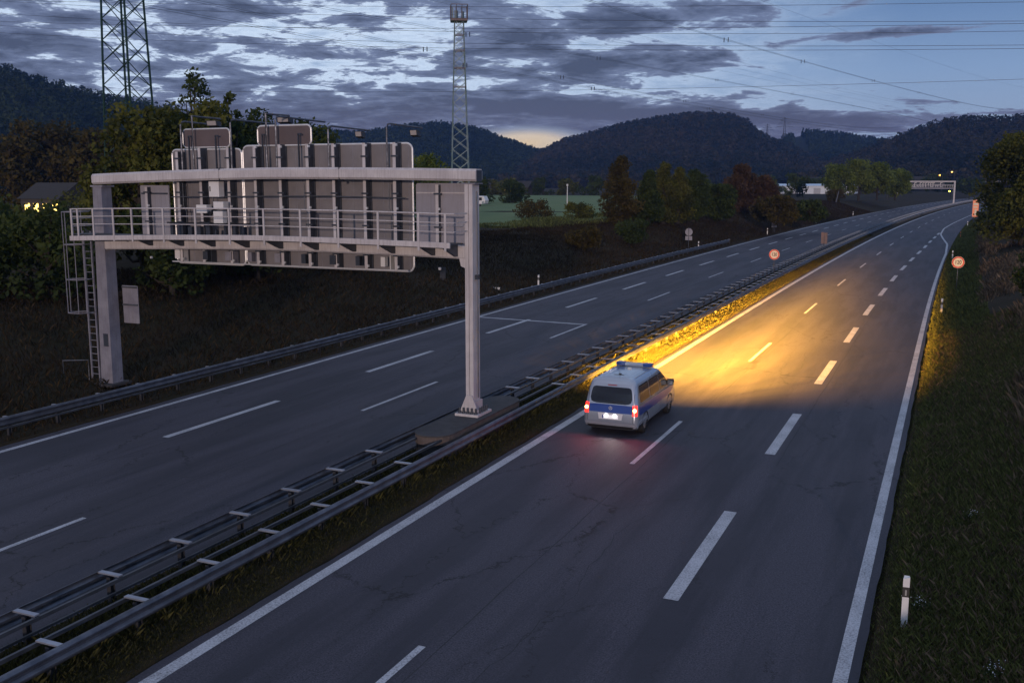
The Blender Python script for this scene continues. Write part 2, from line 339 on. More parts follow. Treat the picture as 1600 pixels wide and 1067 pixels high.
mk.quad((-27.2, 56.45, MZ+.003), (-19.9, 56.0, MZ+.003), (-19.9, 56.3, MZ+.003), (-27.2, 56.75, MZ+.003))
struct(mk.build('lane_marking', lm))

# ------------------------------------------------------------------ guard rails
def path_w(mb, l, y0, y1, prof, step=4., amp=lambda y: 0.):
    ys = list(np.arange(y0, y1+.01, step)); n0 = len(mb.v); k = len(prof)
    for y in ys:
        c = cf(y) + l + amp(y)
        mb.v += [(c+px, y, pz) for px, pz in prof]
    for i in range(len(ys)-1):
        for j in range(k): a = n0+i*k; b = a+k; mb.f.append((a+j, a+(j+1) % k, b+(j+1) % k, b+j))
    mb.f.append(tuple(n0+j for j in reversed(range(k)))); mb.f.append(tuple(n0+(len(ys)-1)*k+j for j in range(k)))
def wprof(s, zc=.62):                    # W beam, its folds facing side s (+1 right)
    o = [(0, .155), (.03, .145), (.065, .10), (.065, .07), (.015, .025), (.015, -.025), (.065, -.07), (.065, -.10), (.03, -.145), (0, -.155)]
    p = [(s*x, zc+z) for x, z in o] + [(s*(x-.012), zc+z) for x, z in reversed(o)]
    return p if s < 0 else p[::-1]
def barrier(name, label, lc, hw, y0, y1, step, skip=None, single=0, zg=0., group=None, outer=1):
    root = thing(name, label, 'guard rail', (lc+cf(y0), y0, 0), group)
    if single:
        m = MB(); path_w(m, lc, y0, y1, wprof(single), 4); m.build('rail', galv, root)
        m = MB(); path_w(m, lc-single*.02, y0, y1, [(-.04, .42), (.03, .42), (.03, .36), (-.04, .36)], 4); m.build('lower_rail', galvd, root)
    else:
        slim = [(-.03, .665), (.03, .665), (.03, .735), (-.03, .735)]; slim2 = [(-.02, .42), (.02, .42), (.02, .47), (-.02, .47)]
        for sd_ in (-1, 1):
            m = MB(); path_w(m, lc+sd_*hw, y0, y1, wprof(sd_) if sd_ == outer else slim, 2); m.build('rail', galv if sd_ == outer else galvd, root)
        m = MB(); path_w(m, lc-outer*hw*.9, y0, y1, slim2, 2); m.build('lower_rail', galvd, root)
    ys = [y for y in np.arange(y0+1, y1, step) if not (skip and skip[0] < y < skip[1])]
    def postgeo(m, y):
        c = cf(y)+lc; pc = c if not single else c-single*.08
        m.box(pc-.05, pc+.05, y-.06, y-.052, zg-.2, .70).box(pc-.05, pc+.05, y+.052, y+.06, zg-.2, .70).box(pc-.005, pc+.005, y-.052, y+.052, zg-.2, .70)
    def spgeo(m, y):
        c = cf(y)+lc
        if single: m.box(min(c-single*.30, c+.0*single), max(c-single*.30, c), y-.05, y+.05, .70, .735)
        else:
            m.box(c-hw-.0, c+hw+.0, y-.055, y+.055, .745, .775)
    for y in ys[:100]:
        m = MB(); postgeo(m, y); m.build('post', postm, root)
        m = MB(); spgeo(m, y); m.build('spacer', spacerm, root)
    if len(ys) > 100:
        m = MB(); [postgeo(m, y) for y in ys[100:]]; o = m.build('post', galvd, root); o['kind'] = 'stuff'
        m = MB(); [spgeo(m, y) for y in ys[100:]]; o = m.build('spacer', spacerm, root); o['kind'] = 'stuff'
    return root
barrier('guard_rail', 'double steel guard rail on the median beside the left carriageway', -15.0, .28, 7.1, 520, 2.0, skip=(24.6, 33.5), group='guard rails', outer=-1)
barrier('guard_rail', 'double steel guard rail on the median beside the van lane', -13.62, .27, 6.4, 520, 2.0, skip=(24.6, 33.5), group='guard rails')
barrier('guard_rail', 'single steel guard rail at the foot of the left bank', -28.5, 0, 8, 138, 2.0, single=1, zg=.0, group='guard rails')

# ------------------------------------------------------------------ sign gantry
GYC = 29.0
g = thing('sign_gantry', 'large steel sign gantry seen from behind, spanning the left carriageway with walkway and sign backs', 'gantry', (-14.3, GYC, .85))
def camber(x): t = (x+22.2)/8.2; return .09*(1-t*t)
def beam(mb, x0, x1, y0, y1, z0, z1, r=.05, n=14):
    prof = [(y0+r, z0), (y1-r, z0), (y1, z0+r), (y1, z1-r), (y1-r, z1), (y0+r, z1), (y0, z1-r), (y0, z0+r)]
    n0 = len(mb.v); k = 8
    for i in range(n+1):
        x = x0+(x1-x0)*i/n; c = camber(x); lz = -.11*(x0 <= x)*max(0, (-22.2-x)/8.3)
        mb.v += [(x, py, pz+c+lz) for py, pz in prof]
    for i in range(n):
        for j in range(k): a = n0+i*k; b = a+k; mb.f.append((a+j, b+j, b+(j+1) % k, a+(j+1) % k))
    mb.f.append(tuple(n0+j for j in range(k))); mb.f.append(tuple(n0+n*k+j for j in reversed(range(k))))
m = MB(); beam(m, -30.45, -14.04, 29.0, 29.5, 8.50, 8.90, .07); ub = m.build('upper_beam', gpaint, g)
m = MB(); m.box(-14.038, -14.025, 29.06, 29.44, 8.5, 8.86); m.build('end_plate', gdark, ub)
m = MB()
for x in (-24.3, -19.2): m.box(x-.004, x+.004, 28.995, 29.3, 8.5, 8.9+camber(x)+.002)
m.build('weld_seam', gdark, ub)
m = MB(); beam(m, -30.0, -14.45, 29.0, 29.5, 6.0, 6.42, .05); m.build('lower_beam', gpaint, g)
# right post: H shaped front with groove, tapered flank
m = MB(); m.box(-14.44, -14.31, 29.0, 29.04, .93, 8.42).box(-14.29, -14.16, 29.0, 29.04, .93, 8.42).box(-14.43, -14.17, 29.04, 29.52, .93, 8.42)
pr_ = m.build('post', gpaint, g)
m = MB(); m.box(-14.55, -14.05, 28.98, 29.55, 8.42, 8.46); m.build('cap_plate', gpaintd, pr_)
m = MB()
m.prism(None, [(-14.62, 28.93, .93), (-13.98, 28.93, .93), (-13.98, 28.93, 1.0), (-14.2, 28.93, 1.52), (-14.4, 28.93, 1.52), (-14.62, 28.93, 1.0)], [(-14.62, 28.99, .93), (-13.98, 28.99, .93), (-13.98, 28.99, 1.0), (-14.2, 28.99, 1.52), (-14.4, 28.99, 1.52), (-14.62, 28.99, 1.0)])
m.box(-14.168, -14.12, 29.0, 29.6, .93, 1.3)
m.build('gusset', gpaint, pr_)
m = MB(); m.box(-14.72, -13.88, 28.72, 29.8, .85, .93); m.build('base_plate', gpaint, pr_)
m = MB()
for i in range(5):
    x = -14.6+.15*i; m.ring([(x, 28.83, .93), (x, 28.83, 1.12)], .035, 6); m.ring([(x, 28.83, .93), (x, 28.83, .99)], .06, 6)
for i in range(4): m.ring([(-13.95, 29.05+.17*i, .93), (-13.95, 29.05+.17*i, 1.12)], .035, 6)
m.build('anchor_bolt', gdark, pr_)
m = MB(); m.ring([(-14.15, 29.3, 8.2), (-14.13, 29.3, 6.9), (-14.13, 29.3, 5.0), (-14.13, 29.3, 1.4)], .018, 5); m.build('cable_run', galvd, pr_)
m = MB(); m.box(-14.16, -14.05, 29.15, 29.32, 5.35, 5.5); m.build('junction_box', gdark, pr_)
m = MB(); m.prism(None, [(-14.75, 29.02, 6.42), (-14.45, 29.02, 6.42), (-14.45, 29.02, 5.72), (-14.6, 29.02, 5.78)], [(-14.75, 29.06, 6.42), (-14.45, 29.06, 6.42), (-14.45, 29.06, 5.72), (-14.6, 29.06, 5.78)]); m.build('corner_gusset', gpaint, pr_)
# left post
m = MB()
def taper(m, xa, xb, ya, yb, z0, za, zb, z1):
    m.prism(None, [(xa[0], ya[0], z0), (xb[0], ya[0], z0), (xb[0], yb[0], z0), (xa[0], yb[0], z0)], [(xa[1], ya[1], z1), (xb[1], ya[1], z1), (xb[1], yb[1], z1), (xa[1], yb[1], z1)])
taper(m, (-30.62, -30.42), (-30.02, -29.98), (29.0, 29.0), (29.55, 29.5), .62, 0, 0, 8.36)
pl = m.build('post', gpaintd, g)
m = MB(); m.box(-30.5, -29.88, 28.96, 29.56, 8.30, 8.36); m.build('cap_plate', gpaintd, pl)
m = MB(); m.box(-30.36, -30.12, 28.985, 29.0, 2.1, 2.6); m.build('access_door', gdark, pl)
m = MB(); m.box(-30.85, -29.8, 28.7, 29.8, .52, .62); m.build('base_plate', conc, pl)
# walkway
m = MB(); m.box(-30.75, -14.5, 28.1, 28.98, 6.50, 6.54); wk = m.build('walkway', deckm, g)
m = MB(); beam(m, -30.75, -14.5, 28.04, 28.09, 6.40, 6.58, .01); m.build('toe_board', gpaint, wk)
m = MB()
for z in (7.5, 7.22, 6.93): m.ring([(x, 28.06, z+camber(x)-.02) for x in np.linspace(-30.6, -14.35, 12)], .024 if z > 7.4 else .016, 6)
for z in (7.5, 7.22, 6.93): m.bar((-30.6, 28.06, z-.1), (-30.6, 29.0, z-.1), .02).bar((-14.35, 28.06, z), (-14.35, 29.0, z), .02)
rl = m.build('railing', gpaint, wk)
for x in (-30.59, -30.27, -29.49, -28.5, -27.6, -26.11, -24.64, -23.14, -21.66, -20.15, -18.64, -17.11, -15.61, -14.65):
    m = MB(); m.box(x-.035, x+.035, 28.02, 28.04, 6.32, 7.5+camber(x)); m.box(x-.008, x+.008, 28.04, 28.09, 6.35, 7.48+camber(x)); m.build('railing_post', gpaint, wk)
for x in (-27.6, -26.1, -24.64, -23.1, -21.64, -20.14, -18.62, -17.09, -15.58, -14.75):
    m = MB(); c = camber(x)
    m.prism(None, [(x-.02, 28.1, 6.48+c), (x-.02, 28.99, 6.48+c), (x-.02, 28.99, 6.08+c), (x-.02, 28.85, 6.08+c), (x-.02, 28.1, 6.36+c)], [(x+.06, 28.1, 6.48+c), (x+.06, 28.99, 6.48+c), (x+.06, 28.99, 6.08+c), (x+.06, 28.85, 6.08+c), (x+.06, 28.1, 6.36+c)])
    m.build('bracket', gdark, g)
# sign boards
def board(x0, x1, z0, z1, y, r, mt, rim, name='sign_panel', rimr=.035, thick=.05):
    def rr_(x0, x1, z0, z1, r, k=5):
        p = []
        for cx, cz, a0 in ((x1-r, z0+r, -90), (x1-r, z1-r, 0), (x0+r, z1-r, 90), (x0+r, z0+r, 180)):
            for i in range(k+1): a = math.radians(a0+90*i/k); p.append((cx+r*math.cos(a), cz+r*math.sin(a)))
        return p
    o = rr_(x0, x1, z0, z1, r)
    m = MB(); m.prism(None, [(x, y, z) for x, z in o], [(x, y+thick, z) for x, z in o]); b = m.build(name, mt, g)
    if rim:
        m = MB(); m.ring([(x, y+thick*.4, z) for x, z in o], rimr, 6, closed=True); m.build('frame', rim, b)
    return b
msgp = mat('message_sign_back', (.13, .10, .10), .5, .1, var=.2, vscale=1)
mainb = board(-27.25, -24.0, 5.43, 9.68, 29.92, .18, gpanel, alum)
mainc = board(-23.93, -16.86, 5.45, 9.78, 29.92, .22, gpanel, alum)
smr = board(-16.62, -14.62, 6.35, 8.45, 29.72, .08, gpanel2, None)
sml = board(-28.75, -27.35, 6.3, 8.36, 29.75, .05, gpanel2, None)
v1 = board(-26.62, -24.44, 9.76, 10.42, 29.85, .16, msgp, alum, 'message_sign', .03)
v2 = board(-23.18, -20.88, 9.78, 10.47, 29.85, .16, msgp, alum, 'message_sign')
m = MB()
for b0, (xs, z0, z1) in ((mainb, ([-27.1, -26.4, -25.6, -24.8, -24.1], 5.45, 9.66)), (mainc, ([-23.2, -22.4, -21.6, -20.6, -19.2, -18.0, -17.0], 5.47, 9.76))):
    m = MB()
    for x in xs: m.box(x-.006, x+.006, 29.912, 29.92, z0, z1)
    for z in (6.55, 7.9, 8.9): m.box(xs[0], xs[-1], 29.9, 29.92, z-.015, z+.015)
    m.build('seam', gpaintd, b0)
m = MB()
for z in (7.05, 8.13): m.box(-16.6, -14.64, 29.70, 29.72, z-.02, z+.02)
m.build('seam', gpaint, smr)
m = MB()
for z in (8.05,): m.box(-28.7, -27.4, 29.73, 29.75, z-.03, z+.03)
m.build('seam', gdark, sml)
# upright I beams that carry the boards
for x, top in ((-26.72, 9.6), (-25.65, 9.72), (-24.35, 9.72), (-23.15, 9.75), (-22.06, 9.8), (-20.88, 9.8), (-19.8, 9.8), (-18.55, 9.8), (-17.36, 9.8), (-15.75, 8.4), (-28.3, 8.3)):
    m = MB(); m.box(x-.05, x+.06, 29.56, 29.58, 5.5 if x > -27.5 and x < -16 else 6.42, top); o = m.build('upright', gpaint, g)
    m = MB(); m.box(x+.06, x+.07, 29.58, 29.88, 5.5 if x > -27.5 and x < -16 else 6.42, top).box(x-.075, x+.10, 29.86, 29.90, 5.5 if x > -27.5 and x < -16 else 6.42, top)
    for z in (6.0, 7.0, 8.1, 9.35):
        if z < top: m.box(x-.11, x+.16, 29.54, 29.60, z-.03, z+.03)
    m.build('web', gdark, o)
    for z in (5.62, 7.6, 8.9, 9.72):
        if z < top: m = MB(); m.box(x+.06, x+.12, 29.52, 29.6, z-.04, z+.04); m.build('clamp', alum, o)
# lower row: lamp housings and cable trays showing beneath the walkway
m = MB(); m.ring([(-27.2, 29.6, 5.5), (-16.9, 29.6, 5.5)], .025, 6)
m.build('lower_pipe', alum, g)
rg = random.Random(3)
for i in range(9):
    x = -26.9+1.13*i+rg.uniform(-.15, .15); m = MB(); m.box(x, x+rg.uniform(.16, .3), 29.5, 29.7, 5.62, 5.95).box(x+.3, x+.33, 29.6, 29.85, 5.5, 6.3); m.build('terminal_box', rg.choice([gdark, gdark, cabm, gpaintd]), g)
# cable runs along the boards
m = MB(); m.ring([(-27.0, 29.5, 7.93), (-23.5, 29.5, 7.97), (-20, 29.5, 8.0), (-16.9, 29.5, 7.95)], .022, 5)
for x in (-26.45, -25.05, -21.0, -17.55): m.ring([(x, 29.52, 8.45), (x, 29.52, 7.6), (x+.12, 29.52, 7.4), (x+.12, 29.52, 6.9)], .018, 5)
m.build('cable_run', galvd, g)
# cabinets on the walkway side
m = MB(); m.box(-24.96, -24.5, 29.2, 29.5, 7.95, 8.5); o = m.build('control_cabinet', cabm, g, bevel=.01); m = MB(); m.box(-24.91, -24.88, 29.18, 29.2, 8.15, 8.33); m.build('handle', black, o)
m = MB(); m.box(-25.5, -25.02, 29.1, 29.4, 7.36, 7.66); m.build('control_cabinet', cabm, g, bevel=.01)
m = MB(); m.box(-24.7, -24.25, 29.1, 29.4, 7.5, 7.78); m.build('control_cabinet', cabm, g, bevel=.01)
m = MB(); m.box(-24.72, -24.3, 29.1, 29.35, 7.0, 7.44); m.build('control_cabinet', cabm, g, bevel=.01)
m = MB(); m.ring([(-25.0, 29.2, 7.4), (-24.9, 29.15, 7.25), (-24.75, 29.15, 7.5), (-24.65, 29.15, 7.45)], .05, 6); m.box(-27.2, -23.4, 29.4, 29.5, 6.95, 7.0); m.build('cable_loop', black, g)
for i in range(9): m = MB(); x = -27.0+.42*i; m.box(x, x+rg.uniform(.05, .2), 29.35, 29.5, 6.5, 6.6+rg.uniform(.1, .45)); m.build('walkway_fitting', gdark, g)
# lamp arms over the boards
def arm(pts, r, lamp=None, sz=.16, faceback=True):
    m = MB(); m.ring(pts, r, 6); o = m.build('lamp_arm', galv, g)
    if lamp:
        x, y, z = lamp; m = MB(); a = .4
        m.prism(None, [(x-sz, y-.12, z-.08), (x+sz, y-.12, z-.08), (x+sz, y-.16, z+.10), (x-sz, y-.16, z+.10)], [(x-sz, y+.10, z-.14), (x+sz, y+.10, z-.14), (x+sz, y+.10, z+.06), (x-sz, y+.10, z+.06)])
        h = m.build('floodlight', gdark, o)
        m = MB(); m.quad((x-sz*.8, y-.135, z-.075), (x+sz*.8, y-.135, z-.075), (x+sz*.8, y-.17, z+.085), (x-sz*.8, y-.17, z+.085)); m.build('lamp_glass', lampg, h)
lampg = mat('lamp_glass', (.40, .37, .36), .15, .1)
def bent(x, zt, y1, z0=8.9): return [(x, 29.62, z0), (x, 29.62, zt-.12), (x+.02, 29.66, zt-.03), (x+.06, 29.75, zt), (x+.06, y1, zt-.04)]
arm(bent(-26.5, 10.70, 31.6), .035)
arm([(-25.95, 29.62, 8.9), (-25.95, 29.62, 10.88), (-25.95, 31.2, 10.86)], .045, (-25.75, 30.6, 10.66), .26)
arm(bent(-24.2, 10.72, 32.2), .035)
arm([(-22.62, 29.62, 8.9), (-22.62, 29.62, 10.88), (-22.62, 31.0, 10.88)], .05, (-22.35, 30.4, 10.7), .28)
arm(bent(-22.2, 10.78, 32.6), .035)
arm(bent(-20.0, 10.40, 32.2), .032, (-20.0, 31.7, 10.2), .15)
arm(bent(-17.66, 10.43, 32.0), .032, (-17.66, 31.6, 10.2), .15)
# braces of the message signs
for x in (-26.15, -24.9, -22.8, -21.25):
    m = MB(); m.box(x-.02, x+.02, 29.60, 29.66, 8.9, 10.15).box(x-.02, x+.12, 29.60, 29.66, 10.12, 10.18); m.build('sign_brace', gdark, g)
# ladder with cage
lad = MB(); lx0, lx1, ly = -31.08, -30.68, 29.0
lad.box(lx0-.025, lx0+.025, ly-.03, ly+.03, .75, 6.6).box(lx1-.025, lx1+.025, ly-.03, ly+.03, .55, 6.6)
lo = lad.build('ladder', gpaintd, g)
m = MB()
for i in range(21): m.bar((lx0, ly, .95+.27*i), (lx1, ly, .95+.27*i), .014, 5)
m.build('rung', gpaintd, lo)
m = MB()
def hoop(z): return [(lx1, ly-.02, z), (lx1+.02, ly-.45, z), (lx1-.12, ly-.72, z), (lx0-.25, ly-.74, z), (lx0-.42, ly-.45, z), (lx0, ly-.02, z)]
for z in (3.45, 4.75, 6.1, 7.35): m.ring(hoop(z), .02, 5)
for q in range(1, 5):
    a = hoop(3.45)[q]; m.bar(a, (a[0], a[1], 7.35), .016, 5)
m.build('safety_cage', gpaintd, lo)
m = MB(); m.ring([(-32.2, 28.6, .6), (-32.2, 28.6, 1.45), (-31.15, 28.9, 1.5), (-31.15, 28.9, .55)], .025, 6); m.bar((-31.9, 28.7, .62), (-31.15, 28.9, .6), .02); m.build('step_rail', galv, g)
# small board bolted to the left post
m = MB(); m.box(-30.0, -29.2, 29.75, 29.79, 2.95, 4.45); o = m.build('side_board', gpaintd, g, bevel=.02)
for z in (3.66, 4.36): m = MB(); m.box(-29.98, -29.22, 29.70, 29.75, z, z+.06); m.build('board_rail', galvd, o)

# plinth under the right post
def capsule(x, y0, y1, r, k=10):
    return [(x+r*math.cos(a), y0+r*math.sin(a)) for a in np.linspace(PI, 2*PI, k)] + [(x+r*math.cos(a), y1+r*math.sin(a)) for a in np.linspace(0, PI, k)]
pb = thing('concrete_plinth', 'long rounded concrete plinth on the median carrying the gantry post', 'plinth', (-14.3, 29, 0))
o_ = capsule(-14.32, 26.6, 31.6, .60)
m = MB(); m.prism(None, [(x, y, -.1) for x, y in o_], [(x, y, .55) for x, y in o_]); m.build('base', mat('dark_concrete', (.03, .03, .032), .8, var=.4), pb)
o_ = capsule(-14.32, 26.6, 31.6, .63)
m = MB(); m.prism(None, [(x, y, .55) for x, y in o_], [(x, y, .80) for x, y in o_]); m.build('side_band', concw, pb)
o_ = capsule(-14.32, 26.6, 31.6, .645)
m = MB(); m.prism(None, [(x, y, .80) for x, y in o_], [(x, y, .85) for x, y in o_]); m.build('top_slab', conc, pb, bevel=.015)

# ------------------------------------------------------------------ van
def van():
    vx, vy = -10.2, 31.4
    R_ = thing('police_van', 'silver and blue police van with lit lamps, driving away in the lane by the median', 'van', (vx, vy, 0))
    RG = [(.24, .88, .08, 4.98), (.32, .945, .0, 5.08), (.50, .965, -.02, 5.12), (.75, .968, .0, 5.11), (.93, .960, .03, 5.02), (1.02, .950, .045, 4.90), (1.09, .935, .055, 4.45), (1.18, .92, .075, 4.26), (1.45, .875, .14, 3.92), (1.68, .825, .20, 3.58), (1.80, .785, .235, 3.38), (1.87, .72, .29, 3.22), (1.91, .60, .42, 3.05)]
    zz = [r[0] for r in RG]
    def at(z, i): return float(np.interp(z, zz, [r[i] for r in RG]))
    RR, RF = .17, .34
    def contour(z):
        hw, y0, y1 = at(z, 1), at(z, 2), at(z, 3); p = []
        for cx, cy, a0, r in ((hw-RR, y0+RR, -90, RR), (hw-RF, y1-RF, 0, RF), (-hw+RF, y1-RF, 90, RF), (-hw+RR, y0+RR, 180, RR)):
            for i in range(7): a = math.radians(a0+15*i); p.append((cx+r*math.cos(a), cy+r*math.sin(a)))
        return p
    def sx(y, z):
        hw, y0, y1 = at(z, 1), at(z, 2), at(z, 3)
        if y < y0+RR: return hw-RR+math.sqrt(max(0, RR*RR-(y0+RR-y)**2))
        if y > y1-RF: return hw-RF+math.sqrt(max(0, RF*RF-(y-y1+RF)**2))
        return hw
    def ry(x, z):
        hw, y0 = at(z, 1), at(z, 2); x = abs(x)
        if x > hw-RR: return y0+RR-math.sqrt(max(0, RR*RR-(x-hw+RR)**2))
        return y0
    zs = sorted(set(zz+[.4, .62, .85, 1.3, 1.57, 1.75]))
    m = MB(); k = 28
    for z in zs: m.v += [(vx+x, vy+y, z) for x, y in contour(z)]
    for i in range(len(zs)-1):
        for j in range(k): a = i*k; b = a+k; m.f.append((a+j, a+(j+1) % k, b+(j+1) % k, b+j))
    c0 = [(x*.5, 2+(y-2)*.6) for x, y in contour(1.91)]
    n = len(m.v); m.v += [(vx+x, vy+y, 1.93) for x, y in c0]; a = (len(zs)-1)*k
    for j in range(k): m.f.append((a+j, a+(j+1) % k, n+(j+1) % k, n+j))
    m.f.append(tuple(n+j for j in range(k))); m.f.append(tuple(reversed(range(k))))
    silver = mat('silver_car_paint', (.42, .46, .53), .22, .55, coat=.6, var=.04, vscale=2)
    blue = mat('blue_livery', (.008, .04, .24), .3, 0, coat=.6)
    glass = mat('tinted_glass', (.010, .011, .014), .06, 0, spec=.8)
    lightbar = mat('blue_lens', (.015, .05, .22), .15, coat=.5)
    body = m.build('body', silver, R_, smooth=True)
    es = body.modifiers.new('es', 'EDGE_SPLIT'); es.split_angle = math.radians(38)
    def sidepatch(m, s, rows, nx=10, e=.006):
        n0 = len(m.v)
        for z, a, b in rows:
            for i in range(nx+1): y = a+(b-a)*i/nx; m.v.append((vx+s*(sx(y, z)+e), vy+y, z))
        for r in range(len(rows)-1):
            for i in range(nx):
                q = n0+r*(nx+1)+i; f = (q, q+1, q+nx+2, q+nx+1); m.f.append(f if s > 0 else f[::-1])
    def rearpatch(m, rows, nx=10, e=.006):
        n0 = len(m.v)
        for z, a, b in rows:
            for i in range(nx+1): x = a+(b-a)*i/nx; m.v.append((vx+x, vy+ry(x, z)-e, z))
        for r in range(len(rows)-1):
            for i in range(nx): q = n0+r*(nx+1)+i; m.f.append((q, q+1, q+nx+2, q+nx+1))
    # glazing
    m = MB(); rearpatch(m, [(1.10, -.50, .50), (1.12, -.62, .62), (1.16, -.70, .70), (1.28, -.735, .735), (1.45, -.715, .715), (1.58, -.685, .685), (1.63, -.655, .655), (1.655, -.58, .58)], 12); rw = m.build('rear_window', glass, body)
    m = MB(); m.ring([(vx-.05, vy+.05, 1.13), (vx+.1, vy+.06, 1.16), (vx+.5, vy+.08, 1.2)], .012, 5); m.build('wiper', black, rw)
    for s in (-1, 1):
        for a0, a1, b0, b1 in ((.40, 1.55, .46, 1.55), (1.62, 2.78, 1.62, 2.78), (2.86, 4.02, 2.86, 3.50)):
            m = MB(); rows = []
            for z in (1.13, 1.16, 1.3, 1.45, 1.6, 1.66, 1.69):
                t = (z-1.13)/.56; q = .05 if z in (1.13, 1.69) else 0; rows.append((z, a0+(b0-a0)*t+q, a1+(b1-a1)*t-q))
            sidepatch(m, s, rows); m.build('side_window', glass, body)
    m = MB()     # windscreen
    n0 = 0
    for z in (1.14, 1.3, 1.5, 1.68, 1.78):
        hw = at(z, 1)-.16
        for i in range(9): x = -hw+2*hw*i/8; m.v.append((vx+x, vy+at(z, 3)+.012, z+.01))
    for r in range(4):
        for i in range(8): q = r*9+i; m.f.append((q+1, q, q+9, q+10))
    m.build('windscreen', glass, body)
    # livery
    m = MB(); rearpatch(m, [(.80, -.93, .93), (.90, -.94, .94), (1.0, -.93, .93), (1.05, -.91, .91), (1.07, -.55, .55)], 14, .004)
    for s in (-1, 1): sidepatch(m, s, [(.74, .17, 3.4), (.80, .17, 4.2), (.92, .17, 4.75), (.99, .17, 4.5), (1.03, .19, 3.2)], 16, .004)
    m.build('livery_stripe', blue, body)
    m = MB()     # crease and sliding door lines
    for s in (-1, 1):
        sidepatch(m, s, [(1.075, .3, 4.1), (1.09, .3, 4.1)], 12, .008)
        for y in (1.58, 2.82): sidepatch(m, s, [(z, y-.006, y+.006) for z in (.4, .6, .8, 1.0, 1.12)], 1, .008)
        sidepatch(m, s, [(.27, 1.45, 3.6), (.34, 1.42, 3.65)], 8, .012)
    rearpatch(m, [(.47, -.8, .8), (.482, -.8, .8)], 12, .008)
    for s in (-1, 1): rearpatch(m, [(z, s*.80-.006, s*.80+.006) for z in (.5, .8, 1.1, 1.4, 1.7)], 1, .009)
    m.build('panel_gap', black, body)
    m = MB(); rearpatch(m, [(.255, -.86, .86), (.31, -.90, .90), (.36, -.92, .92)], 14, .015); 
    for s in (-1, 1): sidepatch(m, s, [(.255, .18, .58), (.34, .18, .56), (.40, .18, .52)], 3, .014)
    m.build('lower_bumper', black, body)
    m = MB(); n0 = len(m.v)      # bumper step
    rearpatch(m, [(.42, -.88, .88), (.45, -.89, .89), (.50, -.86, .86)], 14, .05); m.build('bumper_step', silver, body)
    # plate, recess, emblem, handle
    m = MB(); rearpatch(m, [(.57, -.40, .40), (.78, -.44, .44)], 4, .007); o = m.build('plate_recess', mat('pale_paint', (.6, .6, .63), .3, .1), body)
    m = MB(); rearpatch(m, [(.60, -.28, .28), (.72, -.28, .28)], 2, .016); pt = m.build('number_plate', mat('lamplit_plate_white', (.8, .8, .8), .4, emit=(1, .96, .98), es=.35), body)  # glow of the plate lamps put into the plate as emission
    m = MB(); rearpatch(m, [(.60, -.28, -.235), (.72, -.28, -.235)], 1, .019); m.build('plate_band', blue, pt)
    for x in (-.14, .16):
        m = MB(); m.ring([(vx+x, vy-.035, .70), (vx+x, vy-.02, .70)], .06, 12); m.build('plate_lamp', mat('lamp_white', (.9, .9, .9), .3, emit=(1, .95, 1), es=4), body)
    m = MB(); m.ring([(vx+.055*math.cos(a), vy+.012, .955+.055*math.sin(a)) for a in np.linspace(0, 2*PI, 17)[:-1]], .008, 5, closed=True)
    for a in (90, 210, 330): m.bar((vx, vy+.012, .955), (vx+.055*math.cos(math.radians(a)), vy+.012, .955+.055*math.sin(math.radians(a))), .007)
    m.build('emblem', alum, body)
    # lamps
    for s in (-1, 1):
        m = MB(); z_ = [.74, .78, .9, 1.02, 1.10]
        rearpatch(m, [(z, *sorted((s*(at(z, 1)-.03), s*.77))) for z in z_], 6, .012); tl_ = m.build('tail_lamp', mat('red_lens', (.35, .01, .01), .2, emit=(1, .03, .02), es=2.2), body)
        m = MB(); m.ring([(vx+s*.85, vy+ry(.85, .93)-.03, .93), (vx+s*.85, vy+ry(.85, .93)-.014, .93)], .062, 12); m.build('tail_bulb', mat('hot_lens', (1, .5, .2), .2, emit=(1, .55, .12), es=14), tl_)
        m = MB(); m.box(vx+s*.70-.13, vx+s*.70+.13, vy+5.0, vy+5.07, .68, .88); m.build('headlamp', mat('head_lens', (1, .9, .7), .2, emit=(1, .75, .35), es=12), body, bevel=.02)
        m = MB(); x = s*1.02
        m.box(min(vx+s*.90, vx+s*1.16), max(vx+s*.90, vx+s*1.16), vy+3.82, vy+3.98, 1.12, 1.34); mo = m.build('wing_mirror', black, body, bevel=.03)
        m = MB(); m.box(min(vx+s*.95, vx+s*1.14), max(vx+s*.95, vx+s*1.14), vy+3.805, vy+3.82, 1.15, 1.31); m.build('mirror_glass', mat('mirror', (.6, .65, .7), .05, 1.), mo)
        for yw in (.93, 4.12):
            m = MB(); prof = [(.0, .20), (.0, .33), (.03, .345), (.17, .345), (.20, .33), (.20, .20)]; K = 28
            n0 = len(m.v)
            for a in np.linspace(0, 2*PI, K+1)[:-1]:
                for d, r in prof: m.v.append((vx+s*(.955-d), vy+yw+r*math.cos(a), .345+r*math.sin(a)))
            for i in range(K):
                for j in range(5): a = n0+i*6+j; b = n0+((i+1) % K)*6+j; m.f.append((a, b, b+1, a+1))
            wh = m.build('wheel', rubber, R_, smooth=True)
            m = MB(); m.ring([(vx+s*.90, vy+yw, .345), (vx+s*.93, vy+yw, .345)], .205, 20)
            for i in range(10): a = 2*PI*i/10; m.bar((vx+s*.945, vy+yw+.04*math.cos(a), .345+.04*math.sin(a)), (vx+s*.945, vy+yw+.19*math.cos(a), .345+.19*math.sin(a)), .014)
            m.build('rim', mat('rim_metal', (.28, .28, .30), .35, .7), wh)
            m = MB(); n0 = len(m.v)
            rows = []
            for i in range(13): a = PI*i/12; rows.append((yw+.40*math.cos(a), .36+.40*math.sin(a)))
            m.poly([(vx+s*(sx(y, z)+.005), vy+y, z) for y, z in (rows+[(yw-.40, .26), (yw+.40, .26)])])
            m.build('wheel_well_shade', black, body)  # black patch on the uncut body side, painting the wheel well's shade
